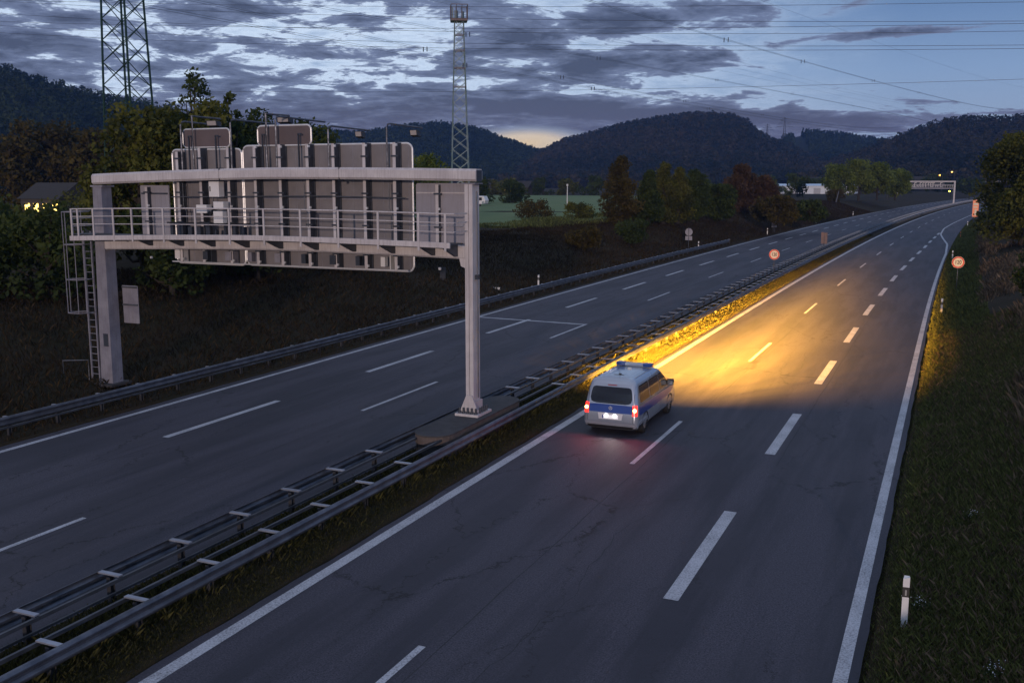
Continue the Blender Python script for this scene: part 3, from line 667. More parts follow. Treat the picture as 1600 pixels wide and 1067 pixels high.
    # roof ribs, light bar, aerial
    m = MB()
    for x in (-.62, -.5, .5, .62): m.box(vx+x-.02, vx+x+.02, vy+.75, vy+2.7, 1.90, 1.925)
    m.build('roof_rib', silver, body, bevel=.008)
    m = MB(); m.box(vx-.66, vx-.34, vy+2.62, vy+2.9, 1.94, 2.07); lb = m.build('light_bar', lightbar, body, bevel=.03)
    m = MB(); m.box(vx+.34, vx+.66, vy+2.62, vy+2.9, 1.94, 2.07); m.build('blue_lens', lightbar, lb, bevel=.03)
    m = MB(); m.box(vx-.34, vx+.34, vy+2.64, vy+2.88, 1.945, 2.05); m.build('bar_middle', silver, lb, bevel=.02)
    m = MB(); m.ring([(vx-.02, vy+2.2, 1.92), (vx-.02, vy+2.2, 1.97)], .07, 12); m.build('roof_dome', cabm, body)
    m = MB(); m.ring([(vx, vy+1.05, 1.92), (vx, vy+1.05, 1.96)], .05, 8); m.bar((vx, vy+1.05, 1.95), (vx, vy+.75, 2.25), .006); m.box(vx-.2, vx+.16, vy+.95, vy+1.0, 1.925, 1.935); m.build('aerial', black, body)
    m = MB(); rearpatch(m, [(1.70, -.16, .16), (1.73, -.16, .16)], 3, .012); m.build('brake_lamp', mat('dark_red_lens', (.25, .01, .01), .25), body)
    # light of its lamps, plus two spots added for the speed signs
    def lamp(kind, loc, aim, energy, col, size=None, blend=.3, rad=.06, linear=True, name='headlamp_and_sign_beam'):
        L = bpy.data.lights.new(name, kind); L.energy = energy; L.color = col; L.shadow_soft_size = rad
        if kind == 'SPOT': L.spot_size = math.radians(size); L.spot_blend = blend
        if linear:
            L.use_nodes = True; n = L.node_tree; e = n.nodes['Emission']; f = n.nodes.new('ShaderNodeLightFalloff'); f.inputs['Strength'].default_value = 1.; f.inputs['Smooth'].default_value = 0
            n.links.new(f.outputs['Linear'], e.inputs['Strength'])
        o = bpy.data.objects.new(name, L); C.objects.link(o); o.location = loc
        o.rotation_euler = (Vector(aim)-Vector(loc)).to_track_quat('-Z', 'Y').to_euler(); setpar(o, R_)
    am_ = (1, .45, .04)
    fy = vy+5.16
    def low_beam(x, e):      # dipped beam: sharp cut-off at the horizontal, most light thrown far, a wide weak spill to the sides
        L = bpy.data.lights.new('headlamp_and_sign_beam', 'SPOT'); L.energy = e; L.color = am_; L.shadow_soft_size = .05; L.spot_size = math.radians(168); L.spot_blend = .12
        L.use_nodes = True; n = L.node_tree; em = n.nodes['Emission']; g_ = n.nodes.new('ShaderNodeNewGeometry'); s_ = n.nodes.new('ShaderNodeSeparateXYZ'); n.links.new(g_.outputs['Incoming'], s_.inputs[0])
        dwn = mth(n, 'MULTIPLY', s_.outputs[2], -1.0)
        sdn = mth(n, 'MAXIMUM', dwn, .007); far = mth(n, 'POWER', sdn, -3.0); d_ = mth(n, 'DIVIDE', .8, sdn)       # reach of each ray on a level road
        cut = mth(n, 'MULTIPLY', mth(n, 'SUBTRACT', dwn, .005), 250.0, clamp=True)
        rise = mth(n, 'MULTIPLY', mth(n, 'SUBTRACT', d_, .5), .17, clamp=True)
        fall = mth(n, 'EXPONENT', mth(n, 'MULTIPLY', mth(n, 'MAXIMUM', mth(n, 'SUBTRACT', d_, 10.0), 0.0), -.066))
        t = mth(n, 'DIVIDE', s_.outputs[0], mth(n, 'MAXIMUM', s_.outputs[1], .02)); lat = mth(n, 'MULTIPLY', t, d_)
        q1 = mth(n, 'POWER', mth(n, 'ABSOLUTE', mth(n, 'DIVIDE', mth(n, 'SUBTRACT', lat, .6), 3.5)), 2.0); g1 = mth(n, 'EXPONENT', mth(n, 'MULTIPLY', q1, -1.0))
        q2 = mth(n, 'POWER', mth(n, 'ABSOLUTE', mth(n, 'DIVIDE', lat, 10.0)), 2.0); g2 = mth(n, 'EXPONENT', mth(n, 'MULTIPLY', q2, -1.0))
        nz = N(n, 'ShaderNodeTexNoise', Scale=1.0, Detail=4, Roughness=.6); nz.noise_dimensions = '1D'; n.links.new(mth(n, 'MULTIPLY', t, 9.0), nz.inputs['W'])
        prof = mth(n, 'MULTIPLY', mth(n, 'ADD', g1, mth(n, 'MULTIPLY', g2, .11)), mth(n, 'ADD', .25, mth(n, 'MULTIPLY', nz.outputs[0], 1.5)))
        n.links.new(mth(n, 'MULTIPLY', mth(n, 'MULTIPLY', mth(n, 'MULTIPLY', mth(n, 'MULTIPLY', cut, far), rise), fall), prof), em.inputs['Strength'])
        o = bpy.data.objects.new('headlamp_and_sign_beam', L); C.objects.link(o); o.location = (x, fy, .80); o.rotation_euler = (PI/2, 0, 0); setpar(o, R_)
    for s in (-.7, .7): low_beam(vx+s, 235)
    lamp('SPOT', (vx+.7, fy, .82), (.8, 85.6, 2.3), 450, (1, .50, .14), 4, .6, rad=.02)  # added narrow spot on the right speed sign, for its retroreflection
    lamp('SPOT', (vx-.7, fy, .82), (-13.9, 88, 2.3), 400, (1, .40, .2), 3.2, .6, rad=.02)  # second added spot, brightening the speed sign in the median
    for s in (-.85, .85): lamp('SPOT', (vx+s, vy-.06, .9), (vx+s*1.3, vy-2.2, .3), 26, (1, .05, .10), 160, .6, linear=False, name='tail_lamp_light')
    lamp('SPOT', (vx+.1, vy-.10, .62), (vx+.0, vy-1.6, 0), 26, (1, .85, .8), 110, .5, linear=False, name='plate_lamp_light')
van()

# ------------------------------------------------------------------ lattice pylons
def lattice(name, label, cx, cy, z0, z1, w0, w1, rot, n, mt, leg=.09, br=.05, cat='pylon', group=None):
    root = thing(name, label, cat, (cx, cy, z0), group)
    def corner(i, z):
        t = (z-z0)/(z1-z0); w_ = w0+(w1-w0)*t; a = rot+PI/4+i*PI/2; r = w_/math.sqrt(2)
        return Vector((cx+r*math.cos(a), cy+r*math.sin(a), z))
    for i in range(4): MB().ring([corner(i, z0), corner(i, z1)], leg, 4).build('leg', mt, root)
    zs = [z0]; 
    t = 0
    hs = np.array([1-.5*i/n for i in range(n)]); hs = hs/hs.sum()*(z1-z0) if w1 < w0*.8 else np.full(n, (z1-z0)/n)
    for h in hs: zs.append(zs[-1]+h)
    for i in range(4):
        m = MB(); j = (i+1) % 4
        for a, b in zip(zs[:-1], zs[1:]):
            m.bar(corner(i, a), corner(j, b), br).bar(corner(j, a), corner(i, b), br)
        m.build('bracing', mt, root)
    return root, corner, zs
vr = math.atan2(-84, 86)  # rough view bearing
lattice('lattice_pylon', 'tall green lattice pylon rising behind the left trees, cut off by the frame', -83.9, 85.8, 3, 46, 4.2, 2.2, math.radians(45+49), 20, pylg, .12, .05, group=None)
mr, mcor, mz = lattice('lattice_mast', 'slim lattice mast with a square platform on top, behind the right end of the gantry', -76.4, 151.9, 3, 34.5, 3.2, 1.45, math.radians(30), 18, mastm, .075, .045, cat='mast')
for z in (32.3, 29.8, 27, 24):
    m = MB(); [m.bar(mcor(i, z), mcor((i+1) % 4, z), .09) for i in range(4)]; m.build('collar', mastr, mr)
m = MB(); cx, cy = -76.4, 151.9; rot = math.radians(30)
def sq(r, z): return [(cx+r*math.cos(rot+PI/4+i*PI/2), cy+r*math.sin(rot+PI/4+i*PI/2), z) for i in range(4)]
m.prism(None, sq(1.9, 34.4), sq(1.9, 34.75)); m.build('platform', mastr, mr)
m = MB(); m.ring(sq(1.9, 36.95), .07, 4, closed=True).ring(sq(1.9, 35.7), .03, 4, closed=True)
for i in range(4):
    a, b = sq(1.9, 34.6)[i], sq(1.9, 34.6)[(i+1) % 4]
    for t in (0, .33, .66): x, y = a[0]+(b[0]-a[0])*t, a[1]+(b[1]-a[1])*t; m.bar((x, y, 34.6), (x, y, 36.95), .05)
m.build('platform_railing', mastr, mr)
m = MB(); m.box(cx-.7, cx-.3, cy-.3, cy+.3, 34.75, 36.2).box(cx+.5, cx+.75, cy, cy+.4, 34.75, 36.0).ring([(cx-1.2, cy, 34.8), (cx-1.2, cy, 36.8)], .12, 6); m.build('antenna', mastm, mr)

def farpylon(label, x, y, z0, h, s):
    root = thing('transmission_pylon', label, 'pylon', (x, y, z0), 'transmission pylons on the saddle')
    for sx_, sy_ in ((-1, -1), (1, -1), (-1, 1), (1, 1)): MB().bar((x+sx_*2.6*s, y+sy_*2.6*s, z0), (x+sx_*.5*s, y+sy_*.5*s, z0+h), .38).build('leg', farst, root)
    m = MB(); n = 9
    for i in range(n):
        a = z0+h*i/n; b = z0+h*(i+1)/n; wa = (2.6-2.1*i/n)*s; wb = (2.6-2.1*(i+1)/n)*s
        m.bar((x-wa, y-wa, a), (x+wb, y-wb, b), .18).bar((x+wa, y-wa, a), (x-wb, y-wb, b), .18)
    m.build('bracing', farst, root)
    for f, l in ((.68, 13), (.80, 9), (.93, 5)):
        m = MB(); z = z0+h*f; m.bar((x-l*s, y, z), (x+l*s, y, z), .32).bar((x-l*s, y, z), (x, y, z+2.2), .2).bar((x+l*s, y, z), (x, y, z+2.2), .2)
        for q in (-1, -.55, .55, 1): m.bar((x+q*l*s, y, z), (x+q*l*s, y, z-2.2), .22)
        m.build('crossarm', farst, root)
farpylon('larger distant transmission pylon at the edge of the saddle between the hills', -251.5, 1631, 62, 46, 1.0)
farpylon('smaller distant transmission pylon left of the other one on the saddle', -289, 1695.5, 70, 32, .8)

# ------------------------------------------------------------------ overhead cables
ci = 0
A_ = [([.00015, -.05228, 25.62], 'topmost'), ([.0002, -.05733, 23.89], 'second'), ([.00015, -.04389, 23.60], 'third'), ([.00026, -.04364, 22.90], 'fourth'), ([.00022, -.04533, 21.62], 'fifth'), ([.00021, -.04139, 21.275], 'sixth'), ([.00019, -.00656, 18.25], 'lowest and loneliest')]
for k, (co_, nm) in enumerate(A_):
    m = MB(); m.ring([(x, 110, np.polyval(co_, x)) for x in np.arange(-190, 61, 5)], (.024 if k < 6 else .02), 4)
    tag(m.build('power_cable', cablem), 'power cable crossing the whole sky level, the %s of the level ones' % nm, 'cable', 'power cables crossing the sky level')
B_ = [((-28.78, 95.77), (24.07, 799.6), (6.07, 29.24, 24.31), 2, 'steep twin cable falling through the clear sky to the right'),
      ((-53.26, 84.64), (-26.2, 799.6), (-1.69, 33, 25.94), 1, 'cable slanting to the right hills, just over the mast top'),
      ((-56.29, 82.65), (-25.9, 799.6), (-2.1, 30.17, 24.91), 2, 'twin cable slanting to the right hills, crossing beside the mast top'),
      ((-60.15, 79.9), (-43, 798.8), (14.72, 9.3, 23.91), 2, 'lower twin cable slanting to the saddle'),
      ((-56.35, 82.6), (-34.1, 799.3), (10.96, 11.26, 22.06), 2, 'lowest twin cable slanting to the right above the hilltops'),
      ((-38.6, 92.25), (-9.33, 799.95), (8.68, 27.51, 25.22), 1, 'thin cable slanting right from the top edge, left of the steep twin'),
      ((-18.36, 98.3), (55.12, 798.1), (11.03, 35.01, 25.48), 1, 'single thin cable falling at the far right of the sky'),
      ((-49.1, 87.1), (-22.1, 799.7), (2.24, 32.55, 26.1), 1, 'upper cable slanting right towards the hills from above the mast')]
for p0, p1, q, nn, lab in B_:
    m = MB()
    for d in range(nn):
        pts = []
        for t in np.linspace(-.08, 1.1, 60): pts.append((p0[0]+(p1[0]-p0[0])*t+d*.5, p0[1]+(p1[1]-p0[1])*t, np.polyval(q, t)-d*.28))
        m.ring(pts, [(.014+.05*max(0, t))*(.55 if nn == 1 else 1) for t in np.linspace(-.08, 1.1, 60)], 4)
    if nn == 2:
        for t in (.04, .1, .2, .32, .5): x, y, z = p0[0]+(p1[0]-p0[0])*t, p0[1]+(p1[1]-p0[1])*t, np.polyval(q, t); m.bar((x, y, z+.1), (x, y, z-.45), .06).bar((x+.5, y, z+.1), (x+.5, y, z-.45), .06)
    tag(m.build('power_cable', cablem), lab, 'cable', 'power cables slanting to the hills')
# ------------------------------------------------------------------ delineators and signs
def delineator(l, y, z0, label, white=whitep, group='delineator posts'):
    x = l+cf(y); r = thing('delineator_post', label, 'road post', (x, y, z0), group)
    def sec(z, s=1): lean = (z-z0)*.03; return [(x-.06*s, y-.045+lean, z), (x+.06*s, y-.03+lean, z), (x+.045*s, y+.05+lean, z), (x-.045*s, y+.05+lean, z)]
    m = MB(); m.prism(None, sec(z0-.1), sec(z0+.60)); m.build('post', white, r)
    m = MB(); m.prism(None, sec(z0+.60, .99), sec(z0+.80, .99)); b = m.build('black_band', black, r)
    m = MB(); m.box(x-.016, x+.016, y-.055+.02, y-.025, z0+.64, z0+.75); m.build('reflector', mat('reflector', (.35, .34, .32), .25), b)
    m = MB(); p = sec(z0+1.0); p[0] = (p[0][0], p[0][1], z0+.96); m.prism(None, sec(z0+.80), p); m.build('post_head', white, r)
    return r
gz = lambda x, y: float(ground_h(x, y))
for l, y, lab in ((-.38, 19.6, 'nearest white delineator post with black band in the right verge grass'), (-.35, 69.7, 'delineator post in the right verge just before the speed sign'),
                  (-.30, 119.6, 'delineator post right of the bend in the edge line'), (-.35, 209.4, 'farthest delineator post on the right, close to the orange board')):
    delineator(l, y, gz(l+cf(y), y), lab)
delineator(-.3, 165, gz(-.3+cf(165), 165), 'reddish delineator post on the right verge beyond the bend in the edge line', mat('orange_post', (.55, .18, .08), .5))
for l, y, lab in ((-29.5, 72.1, 'delineator post behind the left guard rail, right of the gantry post'), (-29.2, 122.5, 'delineator post at the end of the left guard rail'),
                  (-28.7, 164.1, 'delineator post beside the tall narrow board on the left'), (-28.6, 212, 'delineator post on the left verge beyond the tall narrow board'), (-28.5, 264.7, 'farthest delineator post on the left verge')):
    delineator(l, y, max(.1, gz(l+cf(y), y)), lab)

def text_mesh(s, size, loc, m, parent, name='lettering', rot=(PI/2, 0, 0), ext=.004, sx=1.):
    c = bpy.data.curves.new('txt', 'FONT'); c.body = s; c.size = size; c.extrude = ext; c.align_x = 'CENTER'; c.align_y = 'CENTER'; c.offset = size*.02
    o = bpy.data.objects.new('txt', c); C.objects.link(o); bpy.context.view_layer.update()
    me = bpy.data.meshes.new_from_object(o.evaluated_get(bpy.context.evaluated_depsgraph_get())); bpy.data.objects.remove(o)
    from mathutils import Euler
    me.transform(Matrix.Translation(loc) @ Euler(rot).to_matrix().to_4x4() @ Matrix.Diagonal((sx, 1, 1, 1)))
    me.materials.clear(); me.materials.append(m); r = bpy.data.objects.new(name, me); C.objects.link(r)
    setpar(r, parent); return r
def disc(m, x, y, z, r0, r1, k=32, th=.0):
    n = len(m.v)
    for i in range(k): a = 2*PI*i/k; m.v += [(x+r0*math.cos(a), y, z+r0*math.sin(a)), (x+r1*math.cos(a), y, z+r1*math.sin(a))]
    for i in range(k): a = n+2*i; b = n+2*((i+1) % k); m.f.append((a, a+1, b+1, b))
signw = mat('retro_white', (.74, .64, .44), .35); signr = mat('retro_red', (.62, .025, .015), .35); signo = mat('retro_orange', (.85, .30, .13), .4, col2=(.75, .22, .10), vscale=.6)
def speed(x, y, zc, z0, label):
    r = thing('speed_limit_sign', label, 'traffic sign', (x, y, z0), 'speed limit signs')
    m = MB(); m.ring([(x, y+.05, z0-.1), (x, y+.05, zc+.3)], .032, 8); m.build('post', galvd, r)
    m = MB(); m.ring([(x, y, zc), (x, y+.02, zc)], .46, 32); p = m.build('sign_plate', signw, r)
    m = MB(); disc(m, x, y-.004, zc, .345, .445); m.build('red_ring', signr, p)
    text_mesh('120', .40, (x, y-.006, zc), black, p, sx=.82)
speed(.55, 85.6, 2.25, .3, 'round 120 speed limit sign on a pole in the right verge grass')
speed(-14.35, 90.3, 2.12, 0, 'round 120 speed limit sign standing in the median')
def backsign(x, y, z0, label, kind):
    r = thing('traffic_sign', label, 'traffic sign', (x, y, z0))
    if kind == 'round':
        m = MB(); m.bar((x, y-.05, z0-.1), (x, y-.05, 2.9), .035, 6); m.build('post', galvd, r)
        m = MB(); m.ring([(x, y, 2.45), (x, y+.02, 2.45)], .46, 24); m.build('round_plate', gpanel2, r)
        m = MB(); m.box(x-.42, x+.42, y, y+.02, 1.45, 1.95); m.build('plate', gpanel2, r)
    elif kind == 'tall':
        for s in (-.12, .12): MB().bar((x+s, y-.05, z0-.1), (x+s, y-.05, 3.2), .035, 6).build('post', galvd, r)
        m = MB(); m.box(x-.42, x+.42, y, y+.03, 1.0, 3.35); p = m.build('plate', gpanel2, r, bevel=.02)
        m = MB(); m.box(x-.42, x+.42, y-.02, y-.001, 1.4, 1.45).box(x-.42, x+.42, y-.02, y-.001, 2.7, 2.75); m.build('rail', galvd, p)
    return r
backsign(-29.4, 120.2, .1, 'grey back of a round sign above a small plate, behind the left guard rail', 'round')
backsign(-28.7+cf(169), 169.6, .1, 'tall narrow grey board on two posts beside the left carriageway', 'tall')
x, y = -14.4, 128
r = thing('traffic_sign', 'tall narrow pinkish board standing in the median between the carriageways', 'traffic sign', (x, y, 0))
MB().bar((x, y, 0), (x, y, 2.3), .035, 6).build('post', galvd, r); m = MB(); m.box(x-.38, x-.02, y-.03, y, .95, 2.35).box(x+.03, x+.36, y-.03, y, .95, 2.3); m.build('plate', mat('pinkish_board', (.20, .12, .10), .5, var=.2), r)
x, y = 4.35, 238.6
r = thing('exit_board', 'large orange board with added headlight glow at the right verge, half behind the big tree', 'traffic sign', (x, y, .1))
for s in (-.4, .5): MB().bar((x+s, y+.06, 0), (x+s, y+.06, 4.4), .06, 6).build('post', galvd, r)
m = MB(); m.box(x-.75, x+.45, y-.03, y, 1.0, 4.6); p = m.build('plate', mat('headlit_orange_board', (.70, .25, .13), .45, emit=(1, .22, .06), es=.2), r, bevel=.05)  # weak emission stands in for headlight thrown back by the board
m = MB(); m.box(x-.6, x+.3, y-.036, y-.031, 3.5, 3.9).box(x-.6, x+.2, y-.036, y-.031, 2.9, 3.2).box(x-.3, x+.1, y-.036, y-.031, 1.3, 2.6); m.build('sign_marking', signw, p)
m = MB(); m.box(-30.9, -30.35, 66.7, 66.75, .5, .78); o = m.build('plate', cabm); r = thing('marker_plate', 'small white plate low on the left bank above the guard rail', 'marker', (-30.6, 66.75, .3)); setpar(o, r); MB().bar((-30.6, 66.8, .1), (-30.6, 66.8, .75), .03).build('post', galvd, r)
r = thing('marker_board', 'dim upright board on the left bank just left of the right gantry post', 'marker', (-33.4, 63.6, 1.0)); m = MB(); m.box(-33.7, -33.25, 63.6, 63.66, 1.2, 2.4); m.build('plate', galvd, r); MB().bar((-33.5, 63.7, .8), (-33.5, 63.7, 2.3), .035).build('post', galvd, r)
r = thing('field_pole', 'slim pale pole with a small head standing at the near edge of the meadow', 'pole', (-75.2, 199.8, 3)); MB().ring([(-75.2, 199.8, 2.9), (-75.2, 199.8, 7.6)], .1, 6, r2=.08).build('shaft', cabm, r); MB().ring([(-75.2, 199.8, 7.6), (-75.2, 199.8, 8.0)], .2, 8).build('head', cabm, r)
r = thing('field_pole', 'short grey leaning pole left of the row of round trees', 'pole', (-30.5, 295, 3)); MB().bar((-30.5, 295, 2.8), (-29.9, 295, 5.9), .22, 4, r2=.15).build('shaft', farst, r)

# distant gantries
def far_gantry(x0, x1, y, z0, zt, label, boardx=None, open_=False):
    r = thing('sign_gantry', label, 'gantry', (x0, y, 0), 'distant sign gantries')
    for x, zz in ((x0, z0), (x1, 0)): m = MB(); m.box(x-.3, x+.3, y, y+.5, zz-.2, zt-.1); m.build('post', gpaint, r)
    m = MB(); m.box(x0-.3, x1+.3, y-.05, y+.55, zt-.5, zt); m.build('upper_beam', gpaint, r)
    if not open_:
        m = MB(); m.box(x0, x1-.3, y-.02, y+.5, zt-3.2, zt-2.7); m.build('lower_beam', gpaintd, r)
        m = MB()
        for i in range(24): x = x0+(x1-x0)*i/24; m.box(x, x+.12, y-.5, y-.44, zt-2.6, zt-1.6)
        m.box(x0, x1-.4, y-.5, y-.44, zt-1.65, zt-1.5).box(x0, x1-.4, y-.5, y-.44, zt-2.1, zt-2.0); m.build('railing', gpaint, r)
        m = MB(); m.box(boardx[0], boardx[1], y+.8, y+1, zt-3.0, zt-.35); b = m.build('sign_panel', gdark, r)
        m = MB(); rg = random.Random(8); x = boardx[0]+.4
        while x < boardx[1]-1:
            h = rg.choice([(.4, 2.2), (.5, 1.4), (1.2, 2.3), (.5, 2.3)]); m.box(x, x+.22, y+.74, y+.78, zt-2.9+h[0], zt-2.9+h[1])
            if rg.random() < .7: m.box(x, x+.8, y+.74, y+.78, zt-2.9+h[1]-.25, zt-2.9+h[1])
            if rg.random() < .5: m.box(x, x+.7, y+.74, y+.78, zt-2.9+h[0], zt-2.9+h[0]+.22)
            x += rg.uniform(.75, 1.1)
        m.build('pale_bars', cabm, b)
far_gantry(-21.5, -.4, 434.5, .5, 8.8, 'distant grey sign gantry across the left carriageway with a board of pale marks', (-16.5, -4.2))
far_gantry(10, 34, 708, .5, 8.9, 'farther bare gantry beyond the first distant one, half hidden by the big right tree', open_=True)

# ------------------------------------------------------------------ distant buildings, caravan, lights
warmE = mat('warm_lamp', (1, .8, .4), .4, emit=(1, .62, .12), es=4); whiteE = mat('white_lamp', (1, 1, 1), .4, emit=(.8, .95, 1), es=2.5)
wallm = mat('pale_wall', (.62, .66, .70), .6, var=.1, vscale=.3)
r = thing('warehouse', 'long low white hall beyond the left bank, in front of the hills', 'building', (-66, 474, 3))
m = MB(); m.box(-82, -42, 474, 500, 3, 6.6); m.build('wall', wallm, r)
m = MB(); m.prism(None, [(-82.6, 473.5, 6.6), (-82.6, 487, 7.5), (-82.6, 500.5, 6.6)], [(-41.4, 473.5, 6.6), (-41.4, 487, 7.5), (-41.4, 500.5, 6.6)]); m.build('roof', mat('pale_roof', (.62, .72, .82), .35), r)
for i in range(4): m = MB(); m.box(-79+10*i, -76+10*i, 473.95, 473.99, 3, 5.6); m.build('door', mat('dull_door', (.35, .36, .38), .6), r)
def house(x, y, w_, d, h, label, win, roofc=(.03, .026, .024), lit=warmE):
    r = thing('house', label, 'house', (x, y, 3), 'distant houses')
    m = MB(); m.box(x-w_/2, x+w_/2, y-d/2, y+d/2, 3, 3+h); m.build('wall', mat('dim_render', (.06, .055, .05), .8, var=.2), r)
    m = MB(); m.prism(None, [(x-w_/2-.4, y-d/2-.4, 3+h), (x-w_/2-.4, y, 3+h+d*.35), (x-w_/2-.4, y+d/2+.4, 3+h)], [(x+w_/2+.4, y-d/2-.4, 3+h), (x+w_/2+.4, y, 3+h+d*.35), (x+w_/2+.4, y+d/2+.4, 3+h)]); m.build('roof', mat('roof_%d' % (roofc[0]*100), roofc, .8, var=.2), r)
    for q in win: m = MB(); m.box(x+q-.5, x+q+.5, y-d/2-.06, y-d/2-.01, 4.0, 5.2); m.build('window', lit, r)
house(-128, 115, 8, 7, 2.9, 'house with brightly lit yellow windows far left behind the trees', [-2.6, -.8, 1.2, 3.2])
house(-169, 388, 14, 8, 3.0, 'low house with yellow lit windows at the far edge of the meadow', [-5, -3, -1, 1, 3.6])
house(-200, 420, 12, 8, 4, 'dark house at the far meadow edge, left of the yellow lit one', [0], lit=whiteE)
house(24, 860, 26, 12, 6, 'long grey house under the right hill beyond the far gantries', [])
house(-20, 640, 16, 10, 5, 'grey house between the round trees and the right hill', [])
house(52, 760, 20, 12, 7, 'tall grey house at the foot of the right hill', [-4])
house(-80.6, 690, 18, 10, 5, 'dim house behind the white hall', [5], lit=whiteE)
def lampst(x, y, z0, z, label, em, es, e=None):
    r = thing('street_lamp', label, 'street lamp', (x, y, z0), 'distant street lamps')
    MB().bar((x, y, z0), (x, y, z), .09, 6).build('pole', farst, r); MB().bar((x, y, z-.1), (x-1.1, y, z+.15), .07, 5).build('arm', farst, r)
    m = MB(); m.ring([(x-1.1, y, z+.12), (x-1.1, y, z-.1), (x-1.1, y, z-.35)], [.25, .42, .2], 8); m.build('lamp', em, r)
lampst(-1, 520, 3, 13.1, 'distant street lamp with yellow light, the upper right of the pair above the far gantry', warmE, 1)
lampst(-6.2, 520, 3, 11.6, 'distant street lamp with orange light, the lower left of the pair above the far gantry', mat('orange_lamp', (1, .6, .2), .4, emit=(1, .35, .05), es=7), 1)
lampst(-1.2, 460, 1, 4.6, 'bright yellow low lamp beside the right post of the distant gantry', mat('yellow_lamp', (1, .9, .3), .4, emit=(1, .8, .05), es=12), 1)
lampst(-20, 345, 3, 10.6, 'small pale lamp among the round trees', whiteE, 1)
lampst(-86, 84.6, 3, 7.3, 'tiny orange lamp left of the left gantry post', mat('small_orange_lamp', (1, .5, .2), .4, emit=(1, .35, .05), es=3), 1)
# caravan at the meadow's edge
x, y = -99.8, 207
r = thing('caravan', 'white caravan parked at the left edge of the meadow by the gantry post', 'caravan', (x, y, 3.1))
m = MB(); m.prism(None, [(x-2.4, y-1, 3.5), (x+2.2, y-1, 3.5), (x+2.45, y-1, 4.3), (x+2.0, y-1, 5.25), (x-1.9, y-1, 5.35), (x-2.5, y-1, 4.5)], [(x-2.4, y+1, 3.5), (x+2.2, y+1, 3.5), (x+2.45, y+1, 4.3), (x+2.0, y+1, 5.25), (x-1.9, y+1, 5.35), (x-2.5, y+1, 4.5)]); m.build('body', cabm, r, bevel=.08)
m = MB(); m.box(x-1.7, x-.3, y-1.03, y-1.01, 4.3, 4.95); m.build('window', black, r); m = MB(); m.box(x+.4, x+1.6, y-1.03, y-1.01, 4.3, 4.95); m.build('window', black, r)
m = MB(); m.ring([(x, y-1.02, 3.42), (x, y-.85, 3.42)], .32, 14); m.build('wheel', rubber, r); MB().bar((x+2.2, y, 3.5), (x+3.3, y, 3.5), .06).build('drawbar', gdark, r)
x, y = -96, 200
r = thing('handcart', 'small pale cart standing in the grass right of the caravan', 'cart', (x, y, 3.1)); m = MB(); m.prism(None, [(x-.9, y-.5, 3.6), (x+.8, y-.5, 3.6), (x+1.0, y-.5, 4.2), (x-1.1, y-.5, 4.2)], [(x-.9, y+.5, 3.6), (x+.8, y+.5, 3.6), (x+1.0, y+.5, 4.2), (x-1.1, y+.5, 4.2)]); m.build('tub', cabm, r)
for s in (-.5, .5): MB().ring([(x+s, y-.6, 3.4), (x+s, y-.52, 3.4)], .28, 12).build('wheel', rubber, r)

# ------------------------------------------------------------------ foliage
def leafmat(name, a, b_, rough=.7):
    if name in MATS: return MATS[name]
    m = mat(name, a, rough, attr=b_, spec=.2); nt = m.node_tree; b = nt.nodes['Principled BSDF']; o = [n for n in nt.nodes if n.type == 'OUTPUT_MATERIAL'][0]
    t = nt.nodes.new('ShaderNodeBsdfTranslucent'); lk(nt, b.inputs['Base Color'].links[0].from_socket, t.inputs['Color']); x = nt.nodes.new('ShaderNodeMixShader'); x.inputs[0].default_value = .4
    lk(nt, b.outputs[0], x.inputs[1]); lk(nt, t.outputs[0], x.inputs[2]); lk(nt, x.outputs[0], o.inputs['Surface']); return m
mossL = leafmat('moss_green_leaves', (.034, .042, .012), (.15, .145, .03))
greenL = leafmat('dark_green_leaves', (.020, .034, .010), (.075, .098, .024))
oliveL = leafmat('olive_leaves', (.034, .042, .010), (.15, .15, .028))
autumnL = leafmat('autumn_leaves', (.040, .026, .015), (.115, .066, .034))
brownL = leafmat('yellow_brown_leaves', (.032, .028, .009), (.115, .085, .020))
brightL = leafmat('fresh_green_leaves', (.055, .08, .014), (.19, .225, .04))
drybushL = leafmat('dry_bush_leaves', (.035, .024, .018), (.11, .07, .048))
bark = mat('bark', (.035, .028, .022), .9, var=.4, vscale=4)
def quads(P, size, rng, flat=0.):
    n = len(P); a = rng.normal(size=(n, 3)); a /= np.linalg.norm(a, axis=1)[:, None]; b = rng.normal(size=(n, 3)); b -= (b*a).sum(1)[:, None]*a; b /= np.linalg.norm(b, axis=1)[:, None]
    s = size*rng.uniform(.6, 1.3, (n, 1)); u = a*s; v = b*s*.62
    V = np.stack([P-u, P-v*.9+u*.1, P+u, P+v], 1).reshape(-1, 3); return V, np.arange(4*n).reshape(n, 4)
